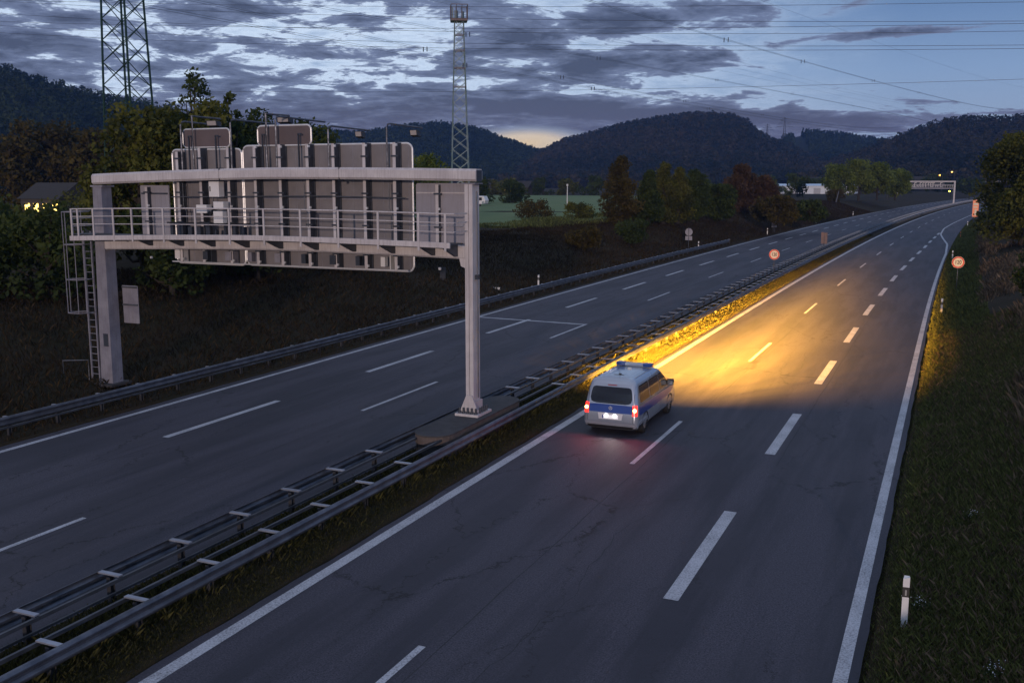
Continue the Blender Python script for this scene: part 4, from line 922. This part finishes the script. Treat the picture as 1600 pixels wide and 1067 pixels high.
def crown_pts(x, y, z0, h, R, n, rng, shape='round', lobes=26, base=.18, spread=.30):
    C_ = []; rad = []
    for i in range(lobes):
        u = base+(1-base)*((i+rng.uniform(0, 1))/lobes)
        t = (u-base)/(1-base)
        if shape == 'cone': rp = 1.05*(1-t)**.75*min(1, .5+t*3) 
        elif shape == 'poplar': rp = .9*math.sin(PI*min(1, max(.02, t*.9+.08)))**.6
        else: rp = math.sin(PI*(.12+.83*t))**.55
        a = rng.uniform(0, 6.283); d = R*rp*rng.uniform(.3, .85)
        C_.append((x+d*math.cos(a), y+d*math.sin(a), z0+h*u)); rad.append(R*spread*(.55+.55*rp)*rng.uniform(.7, 1.25))
    C_ = np.array(C_); rad = np.array(rad)
    C_[:, 2] = np.minimum(C_[:, 2], z0+h-rad*.5)
    k = rng.choice(lobes, n, p=rad**2/np.sum(rad**2)); d = rng.normal(size=(n, 3)); d /= np.linalg.norm(d, axis=1)[:, None]
    rr_ = rng.uniform(.25, 1, (n, 1))**.5*rng.choice([1, 1, 1, 1.25], (n, 1)); P = C_[k]+d*rad[k][:, None]*rr_*np.array([1, 1, .85])
    lt = rng.uniform(.1, .75, lobes); tint = np.clip(lt[k]+rng.normal(0, .18, n), 0, 1)
    return P, tint, C_
def tree(x, y, z0, h, R, label, m, shape='round', n=4000, ls=.2, seed=0, name='tree', group=None, cat='tree', lobes=26, base=.18, tr=None, spread=.30, stems=1):
    rng = np.random.default_rng(seed); r = thing(name, label, cat, (x, y, z0), group)
    P, tint, C_ = crown_pts(x, y, z0, h, R, n, rng, shape, lobes, base, spread)
    V, F = quads(P, ls, rng); npmesh('crown', V, F, m, r, tint)
    mb = MB(); tr = tr or h*.022+.06
    top = (x+rng.uniform(-.2, .2), y, z0+h*.8)
    mid = (x+rng.uniform(-.2, .2)*R*.3, y, z0+h*.4)
    mb.ring([(x, y, z0-.3), (x, y, z0+.3), mid, top], [tr*1.5, tr, tr*.7, tr*.15], 7)
    for c in C_[::max(1, lobes//12)]:
        zb = z0+max(h*.12, (c[2]-z0)*.55); q = Vector((x+(mid[0]-x)*min(1, (zb-z0)/(h*.4)), y, zb)); e = Vector(c); w_ = (q+e)/2+Vector((0, 0, -.04*h))
        mb.ring([q, w_, e], [tr*.45, tr*.28, tr*.08], 5)
    mb.build('trunk', bark, r)
    return r
# trees of the left mass behind the gantry
LT = [(-80.5, 62, 3, 9.0, 4.4, 'round', brownL, 'brownish broad tree at the far left edge below the hill'),
      (-66, 71, 3, 8.2, 3.8, 'round', brownL, 'brown thinning tree left of the big olive tree'),
      (-41.8, 43.2, 3, 9.6, 2.9, 'round', oliveL, 'big olive green tree directly above the left end of the gantry'),
      (-40.6, 46.5, 3, 9.9, 3.2, 'round', oliveL, 'olive tree in front of the pylon legs'),
      (-43.4, 49.7, 2.9, 12.4, 2.0, 'poplar', greenL, 'tall loose tree whose open leafy top stands against the sky'),
      (-41.7, 51.1, 2.9, 11.0, 1.4, 'poplar', greenL, 'slim open topped tree right of the tallest loose one'),
      (-39.6, 44.5, 2.8, 8.9, 3.0, 'round', oliveL, 'olive tree behind the left message sign'),
      (-44.5, 57, 3, 10.2, 3.4, 'round', greenL, 'dark green tree behind the middle of the gantry'),
      (-43.2, 62, 3, 9.6, 3.4, 'round', greenL, 'dark tree at the right end of the left tree group'),
      (-46.5, 50.5, 3, 9.0, 3.4, 'round', brownL, 'yellow brown tree left of the big olive tree'),
      (-52, 56, 3, 8.4, 3.4, 'round', brownL, 'yellow brown tree behind the pale lamp left of the gantry'),
      (-58, 50, 3, 3.5, 3.2, 'round', oliveL, 'low bushy tree at the left edge at gantry walkway height'),
      (-44, 34, 3, 4.2, 3.2, 'round', greenL, 'dark bush left of the gantry ladder'),
      (-48.5, 37, 3, 4.6, 3.4, 'round', greenL, 'dark low tree at the far left edge'),
      (-40.5, 35.5, 2.9, 4.4, 2.6, 'round', greenL, 'dark bush behind the left gantry post'),
      (-37.8, 41, 2.6, 4.8, 2.7, 'round', greenL, 'dark bush below the left part of the walkway'),
      (-38.5, 49, 2.8, 5.2, 2.9, 'round', greenL, 'dark bush behind the sign boards left of centre'),
      (-39, 58, 2.8, 5.0, 3.0, 'round', brownL, 'brown bush behind the sign boards near the centre'),
      (-39.5, 67, 2.8, 4.6, 3.0, 'round', greenL, 'dark bush behind the right part of the sign boards')]
for i, (x, y, z, h, R_, sh, mt, lab) in enumerate(LT):
    tree(x, y, z, h, R_, lab, mt, sh, n=(2600 if sh == 'poplar' else int(3600*min(2.2, (h*R_/16)))), ls=.13 if sh == 'poplar' else .17, seed=20+i, group='trees of the left bank', base=.12 if sh == 'round' else .3, spread=.33 if sh == 'poplar' else .36, lobes=24 if sh == 'poplar' else 34)
tree(-63.5, 114, 3, 8.7, 5.2, 'bright green round tree showing over the right end of the sign boards', brightL, 'round', 5000, .22, 60, lobes=30)
# trees on the crest right of the gantry post
CT = [(-40.3, 127, 2.9, 8.8, 3.7, 'cone', brownL, 'broad brownish conical tree, first of the row on the left bank'),
      (-37.6, 131, 2.9, 7.0, 2.9, 'cone', greenL, 'dark green conical tree, second of the row on the left bank'),
      (-37.2, 137, 2.9, 8.1, 3.1, 'cone', mossL, 'tall olive green conical tree in the middle of the row on the left bank'),
      (-35.8, 140, 2.9, 7.5, 2.9, 'cone', mossL, 'pointed olive green tree right of the middle of the row on the left bank'),
      (-35.4, 147, 2.9, 7.2, 2.6, 'round', greenL, 'bushy dark tree near the right end of the row on the left bank'),
      (-36.9, 191, 2.9, 8.6, 3.2, 'round', autumnL, 'reddish autumn tree behind the row on the left bank'),
      (-33.8, 196, 2.9, 6.6, 2.9, 'round', autumnL, 'orange brown lower tree right of the reddish one'),
      (-34, 158, 2.9, 5.0, 3.0, 'round', greenL, 'low dark tree at the right end of the row on the left bank')]
for i, (x, y, z, h, R_, sh, mt, lab) in enumerate(CT):
    tree(x, y, z, h, R_, lab, mt, sh, n=8500, ls=.17 if y < 150 else .24, seed=40+i, group='trees on the crest of the left bank', base=.05, spread=.27, lobes=80)
for i, (x, y, h, R_) in enumerate(((-33.2, 322, 10.4, 5.0), (-27.5, 330, 12.0, 6.0), (-22.5, 336, 11.2, 5.2), (-17.6, 345, 9.4, 4.6))):
    tree(x, y, 2.9, h, R_, ['leftmost small round green tree of the row on the crest', 'largest round green tree of the row on the crest beside the distant gantry', 'round green tree right of the largest of the row', 'last round green tree, touching the distant gantry'][i], brightL, 'round', 5200, .34, 70+i, group='row of round green trees', base=.22, lobes=34, spread=.34)
tree(6.7, 117.4, 2.0, 11.0, 6.3, 'big dark green tree with yellowish leaves at the right edge of the frame', oliveL, 'round', 24000, .2, 80, base=.10, lobes=60, spread=.27, tr=.16)
tree(10.8, 124, 2.2, 9.5, 4.4, 'dark tree behind the big right one', greenL, 'round', 7000, .24, 81, base=.1, lobes=36)
tree(5.0, 62, 1.7, 3.2, 1.9, 'dark bush on the right bank under the big tree', greenL, 'round', 6000, .10, 82, base=.03, lobes=24, cat='bush', name='bush')
tree(5.2, 47, 1.8, 2.2, 1.6, 'reddish dry bush on the right bank at the frame edge', drybushL, 'round', 4500, .09, 83, base=.03, lobes=20, cat='bush', name='bush')
tree(-151, 132, 3, 15.5, 8.5, 'large brownish tree behind the house with the lit windows', brownL, 'round', 5200, .5, 61, base=.1, lobes=40)
tree(-137, 134, 3, 14, 7.5, 'tall brown tree right of the house with the lit windows', brownL, 'round', 5200, .5, 62, base=.1, lobes=40)
tree(-116, 108, 3, 4.0, 5.0, 'low olive shrub in front of the house with the lit windows', oliveL, 'round', 1500, .25, 63, base=.05, lobes=18, name='bush', cat='bush')
BU = [(-24.8, 160.5, 2.4, 3.8, 3.4, brownL, 'large brown bush in front of the white hall'), (-28.6, 168, 2.5, 3.4, 2.8, brownL, 'brown bush left of the large one before the white hall'), (-21.8, 172, 2.2, 3.2, 3.0, greenL, 'dark bush right of the large brown one'),
      (-58, 140, 3, 2.6, 3.2, brownL, 'dry reedy bush at the near edge of the meadow'), (-51, 140, 3, 2.3, 2.4, oliveL, 'low green bush between the reedy bush and the conical tree'), (-33.2, 110, 1.9, 2.2, 2.2, greenL, 'low dark bush on the slope below the crest trees'), (-34.2, 96, 2.0, 1.9, 2.2, brownL, 'low brown bush on the slope left of the crest trees'),
      (-31.5, 300, 2.9, 3.2, 3.2, brownL, 'brown bush left of the round tree row'), (-74, 466, 3, 4.4, 4.2, greenL, 'dark round shrub in front of the left end of the white hall')]
for i, (x, y, z, h, R_, mt, lab) in enumerate(BU):
    tree(x, y, z, h, R_, lab, mt, 'round', 2600, .16 if y < 150 else .24, 90+i, name='bush', cat='bush', group='bushes of the left bank', base=.04, lobes=22)
# far meadow edge and valley floor trees, each its own
rgt = random.Random(12); k = 0
FE = [(-235+11.5*i+rgt.uniform(-2, 2), 366+rgt.uniform(-4, 14)-max(0, (-200+0*i))*.0) for i in range(17)]
place = ['far left', 'left', 'second', 'third', 'fourth', 'fifth', 'sixth', 'seventh', 'eighth', 'ninth', 'tenth', 'eleventh', 'twelfth', 'thirteenth', 'fourteenth', 'fifteenth', 'rightmost']
for i, (x, y) in enumerate(FE):
    tree(x, y+8, 3, rgt.uniform(5.5, 9.0), rgt.uniform(4.5, 6.5), 'dim tree at the far edge of the meadow, %s from the gantry post' % place[i], rgt.choice([greenL, greenL, oliveL]), 'round', 900, .55, 120+i, group='trees at the far edge of the meadow', base=.05, lobes=16)
tree(-103, 235, 3, 5.6, 4.6, 'dark tree group member just right of the caravan', greenL, 'round', 2400, .32, 140, base=.04)
tree(-111, 232, 3, 6.6, 4.2, 'dark tree behind the caravan', greenL, 'round', 2400, .32, 141, base=.04)
k = 0
for x, y, h, R_, mt, lab in ((-62, 520, 7, 8, greenL, 'dark tree behind the middle of the white hall'), (-45, 515, 8, 8, brownL, 'brown tree behind the right end of the white hall'), (-88, 505, 8, 8, greenL, 'dark tree left of the white hall'), (-10, 600, 9, 9, greenL, 'dark tree behind the distant gantry'), (6, 560, 7, 8, greenL, 'dark tree right of the distant gantry'),
                          (22, 600, 8, 9, brownL, 'brown tree between the distant gantries'), (36, 640, 9, 10, greenL, 'dark tree right of the farther gantry'), (-24, 520, 8, 8, greenL, 'dark tree just left of the distant gantry'), (-104, 540, 9, 9, brownL, 'brown tree far left of the white hall'), (-128, 520, 9, 9, greenL, 'dark tree between the crest row and the hills')):
    tree(x, y, 3, h, R_, lab, mt, 'round', 1100, .7, 150+k, group='valley floor trees', base=.05, lobes=20); k += 1

# ------------------------------------------------------------------ grass and undergrowth (uncountable)
def blades(name, m, l0, l1, y0, y1, n, w_, h0, h1, seed, label, ypow=2., clump=.35, dens=None):
    rng = np.random.default_rng(seed); y = y0+(y1-y0)*rng.uniform(0, 1, n)**ypow; l = rng.uniform(l0, l1, n)
    nc = n//40; cy = y0+(y1-y0)*rng.uniform(0, 1, nc)**ypow; cl = rng.uniform(l0, l1, nc); kk = rng.integers(0, nc, n); cs = rng.random(n) < .6
    y = np.where(cs, cy[kk]+rng.normal(0, clump, n), y); l = np.where(cs, np.clip(cl[kk]+rng.normal(0, clump, n), l0, l1), l)
    if dens is not None:
        keep = rng.random(n) < dens(l, y); y = y[keep]; l = l[keep]; kk = kk[keep]; n = len(y)
    x = l+cc(y); z = ground_h(x, y)-.02
    edge = np.clip(np.minimum(l-l0, l1-l)/.5, .5, 1)
    hh = rng.uniform(h0, h1, n)*edge*(.6+.5*np.sin(kk*1.7)**2); a = rng.uniform(0, 6.283, n); lean = rng.uniform(.1, .9, n)*hh; b = rng.uniform(0, 6.283, n)
    ww = w_*rng.uniform(.6, 1.3, n)*(1+y/140)
    B = np.stack([x, y, z], 1); s = np.stack([np.cos(a)*ww, np.sin(a)*ww, 0*a], 1); L = np.stack([np.cos(b)*lean, np.sin(b)*lean, 0*b], 1); up = np.stack([0*a, 0*a, hh], 1)
    V = np.stack([B-s, B+s, B+s*.6+L*.4+up*.62, B+L+up*.95], 1).reshape(-1, 3)
    t = np.clip(rng.normal(.35, .22, n)+.25*np.sin(kk*2.3), 0, 1)
    o = npmesh(name, V, np.arange(4*n).reshape(n, 4), m, None, t); return tag(o, label, 'grass', kind='stuff')
grassG = leafmat('verge_grass', (.045, .055, .018), (.20, .215, .065)); grassD = leafmat('dry_grass', (.07, .052, .034), (.30, .215, .14)); grassM = leafmat('median_weeds', (.026, .028, .010), (.11, .10, .03)); grassB = leafmat('bank_undergrowth', (.013, .010, .005), (.085, .055, .024))
blades('grass', grassG, -1.02, 4.6, 9, 62, 330000, .0055, .05, .26, 1, 'dark green grass of the right verge and bank', 1.5, .3)
blades('grass', grassG, -.86, 2.2, 60, 230, 60000, .02, .15, .40, 2, 'dark green grass strip along the far right verge', 1.4, .5)
blades('dry_grass', grassD, -.9, 4.8, 9, 62, 70000, .005, .05, .30, 11, 'pale dead stalks among the near verge grass', 1.5, .25)
blades('dry_grass', grassD, 1.9, 9, 24, 170, 90000, .022, .2, .7, 3, 'dry reddish brown grass on the right bank', 1.4, .6, dens=lambda l, y: np.clip(.25+.8*vnoise(l*.8, y*.3, 9), 0, 1))
blades('weeds', grassM, -13.3, -12.52, 8, 140, 110000, .006, .03, .18, 4, 'low weeds between the median guard rail and the edge line', 1.6, .3)
blades('weeds', grassM, -15.35, -13.1, 8, 170, 120000, .008, .05, .34, 5, 'weeds and grass between the two median guard rails', 1.6, .3)
blades('undergrowth', grassB, -48, -28.15, 14, 300, 360000, .010, .07, .38, 6, 'dark brown undergrowth on the left bank', 1.3, .9)
blades('meadow_rim_grass', grassG, -56, -44, 112, 210, 20000, .04, .2, .6, 8, 'longer grass along the near rim of the meadow', 1.2, .9)
# white flowers in the verge
for k, (x, y, lab) in enumerate(((.85, 25.9, 'small clump of white flowers in the right verge, farther from the camera'), (-.12, 20.3, 'small clump of white flowers beside the nearest delineator post'), (1.1, 17.2, 'small clump of white flowers near the lower right corner'))):
    rng = np.random.default_rng(k+300); z = gz(x, y); r = thing('flower_clump', lab, 'flowers', (x, y, z), 'white flower clumps')
    P = np.array([x, y, z+.28])+rng.normal(0, 1, (38, 3))*np.array([.10, .12, .05]); V, F = quads(P, .014, rng); npmesh('blossom', V, F, mat('white_petal', (.65, .65, .68), .6), r)
    P = np.array([x, y, z+.14])+rng.normal(0, 1, (160, 3))*np.array([.10, .12, .07]); V, F = quads(P, .03, rng); npmesh('leaves', V, F, greenL, r, rng.uniform(0, .6, len(F)))

# ------------------------------------------------------------------ hills with their forests
hillg = mat('hill_soil', (.020, .026, .016), .95, var=.5, vscale=.01, spec=.1)
forG = leafmat('hill_forest_leaves', (.010, .022, .012), (.050, .070, .030)); forR = leafmat('hill_autumn_forest_leaves', (.012, .020, .012), (.075, .060, .034)); 
HILLS = [('A', forG, 520, 1900, [(-1010, 170, 108), (-880, 390, 112), (-772, 553, 103.5), (-730.6, 607, 102.2), (-715.4, 625, 95.5), (-699.3, 643, 89.6), (-680.5, 662.9, 83.1), (-658.7, 684.5, 78), (-633.7, 707.7, 70), (-609.3, 728.9, 62.9), (-574.6, 756.5, 56.7), (-528.3, 789.6, 42.9), (-468.6, 826, 15)], 'dark forest covering the near hill at the left edge', 0),
 ('B', forG, 620, 3000, [(-989, 1127, 69.9), (-921.5, 1183.6, 79.9), (-885.7, 1210.6, 83.2), (-856, 1231.7, 88), (-833.7, 1247, 82.9), (-802.9, 1267, 79.5), (-771, 1286.5, 86.2), (-739, 1305, 91), (-697.8, 1327.8, 95.8), (-655.9, 1349, 88.6), (-621.8, 1365, 74.8), (-578.5, 1384, 59), (-534.5, 1401.6, 44), (-463, 1426.7, 20)], 'dark forest on the rounded hill behind the lattice mast', 0),
 ('C', forR, 560, 3600, [(-580, 1274, 24), (-540, 1291.7, 44), (-523.6, 1298.4, 52), (-499, 1308, 65.9), (-457.9, 1323, 76), (-433, 1331, 83.8), (-391.8, 1344, 92), (-350.4, 1355.4, 98.5), (-309, 1365.5, 100.5), (-276, 1372.5, 95.8), (-261, 1375.5, 89.8), (-250.8, 1377.4, 77.9), (-234, 1380.3, 67.6), (-213.3, 1383.7, 60.7), (-184.4, 1387.8, 46), (-127.3, 1394.2, 22)], 'reddish tinged forest on the highest hill right of centre', 0),
 ('D', forG, 700, 2600, [(-363, 1712, 44.9), (-302, 1724, 67.8), (-276.8, 1728, 72), (-266, 1729.6, 87.3), (-242, 1733, 92.2), (-191.8, 1739.5, 88.4), (-142, 1744, 80.5), (-107.6, 1746.7, 75), (-63.8, 1748.8, 65.2), (2.7, 1750, 52.4), (59, 1749, 25)], 'conifer forest on the far dark hill between the saddle and the right hill', 1),
 ('E', forR, 460, 3000, [(-164, 1138, 15), (-124.8, 1143, 32), (-96, 1146, 43), (-61, 1148, 55.4), (-43, 1149, 64.3), (-18.7, 1149.9, 71.6), (-.6, 1150, 74.5), (23, 1149.8, 75), (46.8, 1149, 73.8), (69.7, 1148, 75.7), (114, 1144, 78), (166.5, 1138, 80.3), (260, 1120, 84), (380, 1080, 80)], 'mixed forest on the right hill above the distant gantries', 0)]
for name_, fmt, W, nt_, R_, lab, con in HILLS:
    rng = np.random.default_rng(ord(name_)); rp = np.array(R_, float); rp[:, 2] -= 9.5 if name_ != 'A' else 8
    seg = np.r_[0, np.cumsum(np.linalg.norm(np.diff(rp[:, :2], axis=0), axis=1))]; T = np.linspace(0, seg[-1], max(60, int(seg[-1]/8)))
    rx, ry_, rz = [np.interp(T, seg, rp[:, i]) for i in range(3)]
    dn_ = -np.stack([rx, ry_], 1); dn_ /= np.linalg.norm(dn_, axis=1)[:, None]
    S = np.r_[np.linspace(-.5, 0, 8), np.linspace(.02, 1, 46)]
    def hillz(u, s):
        zr = np.interp(u, T, rz); px = np.interp(u, T, rx)
        base = np.where(s >= 0, 1-np.sin(np.clip(s, 0, 1)*PI/2)**1.25, 1+s*.9)
        g_ = vnoise(u/60, s*6, ord(name_))*.10*np.clip(np.abs(s)*4, 0, 1)*np.clip((1-s)*3, 0, 1)
        return 2.6+(zr-2.6)*np.clip(base+g_, 0, 1.02)-(.4*(s >= .999))
    UU, SS = np.meshgrid(T, S); ZZ = hillz(UU, SS)
    XX = np.interp(UU, T, rx)+np.interp(UU, T, dn_[:, 0])*SS*W; Y2 = np.interp(UU, T, ry_)+np.interp(UU, T, dn_[:, 1])*SS*W
    ny, nx = UU.shape; idx = np.arange(ny*nx).reshape(ny, nx); F = np.stack([idx[:-1, :-1], idx[:-1, 1:], idx[1:, 1:], idx[1:, :-1]], -1).reshape(-1, 4)
    struct(npmesh('hill', np.stack([XX, Y2, ZZ], -1).reshape(-1, 3), F, hillg, smooth=True))
    # forest
    nridge = int(seg[-1]/4.5); u = np.r_[rng.uniform(0, seg[-1], nt_*2), rng.uniform(0, seg[-1], nridge)]; s = np.r_[rng.uniform(0, .97, nt_*2)**1.15, rng.uniform(-.02, .015, nridge)]
    if name_ == 'D':   # the cleared swath under the power line
        xs = np.interp(u, T, rx)+np.interp(u, T, dn_[:, 0])*s*W; keep = np.abs(xs-(-246+s*120)) > 7+s*8; u = u[keep]; s = s[keep]
    n = len(u); z = hillz(u, s); x = np.interp(u, T, rx)+np.interp(u, T, dn_[:, 0])*s*W; y = np.interp(u, T, ry_)+np.interp(u, T, dn_[:, 1])*s*W
    H_ = rng.uniform(7, 12.5, n)*(1 if not con else 1.1); H_[-nridge:] *= rng.uniform(.75, 1.12, nridge); Rr = rng.uniform(3.2, 5.6, n)*(.6 if con else 1)
    q = 26; d = rng.normal(size=(n, q, 3)); d /= np.linalg.norm(d, axis=2)[:, :, None]; hfrac = rng.uniform(.1, 1, (n, q))
    prof = (1.05-hfrac) if con else np.sqrt(np.clip(1-(2*hfrac-1.0)**2, .05, 1))
    P = np.stack([x[:, None]+d[:, :, 0]*Rr[:, None]*prof, y[:, None]+d[:, :, 1]*Rr[:, None]*prof, z[:, None]+H_[:, None]*hfrac], -1).reshape(-1, 3)
    V, F = quads(P, 1.55 if W < 500 or name_ == 'A' else 1.9, rng)
    tt = np.clip(rng.beta(1.3, 2.2, n)+.45*vnoise(u/55, s*9, 5), 0, 1); tint = np.clip(np.repeat(tt, q)+rng.normal(0, .12, n*q), 0, 1)
    tag(npmesh('forest', V, F, fmt, None, tint), lab, 'forest', kind='stuff')
m = MB(); m.ring([(-247-2, 1715, 74), (-238, 1560, 40), (-215, 1400, 14), (-196, 1300, 6)], .1, 4)

# ------------------------------------------------------------------ haze: the evening air
m = MB(); m.box(-4200, 5100, -90, 4080, -6, 122); hb = m.build('haze', None); tag(hb, 'thin bluish evening haze filling the valley air', 'haze', kind='stuff')
hm = bpy.data.materials.new('haze_air'); hm.use_nodes = True; nt = hm.node_tree; nt.nodes.clear()
o = nt.nodes.new('ShaderNodeOutputMaterial'); v = nt.nodes.new('ShaderNodeVolumePrincipled'); v.inputs['Color'].default_value = (.20, .40, .95, 1); v.inputs['Density'].default_value = .00012; v.inputs['Anisotropy'].default_value = 0.
nt.links.new(v.outputs[0], o.inputs['Volume']); hb.data.materials.append(hm)
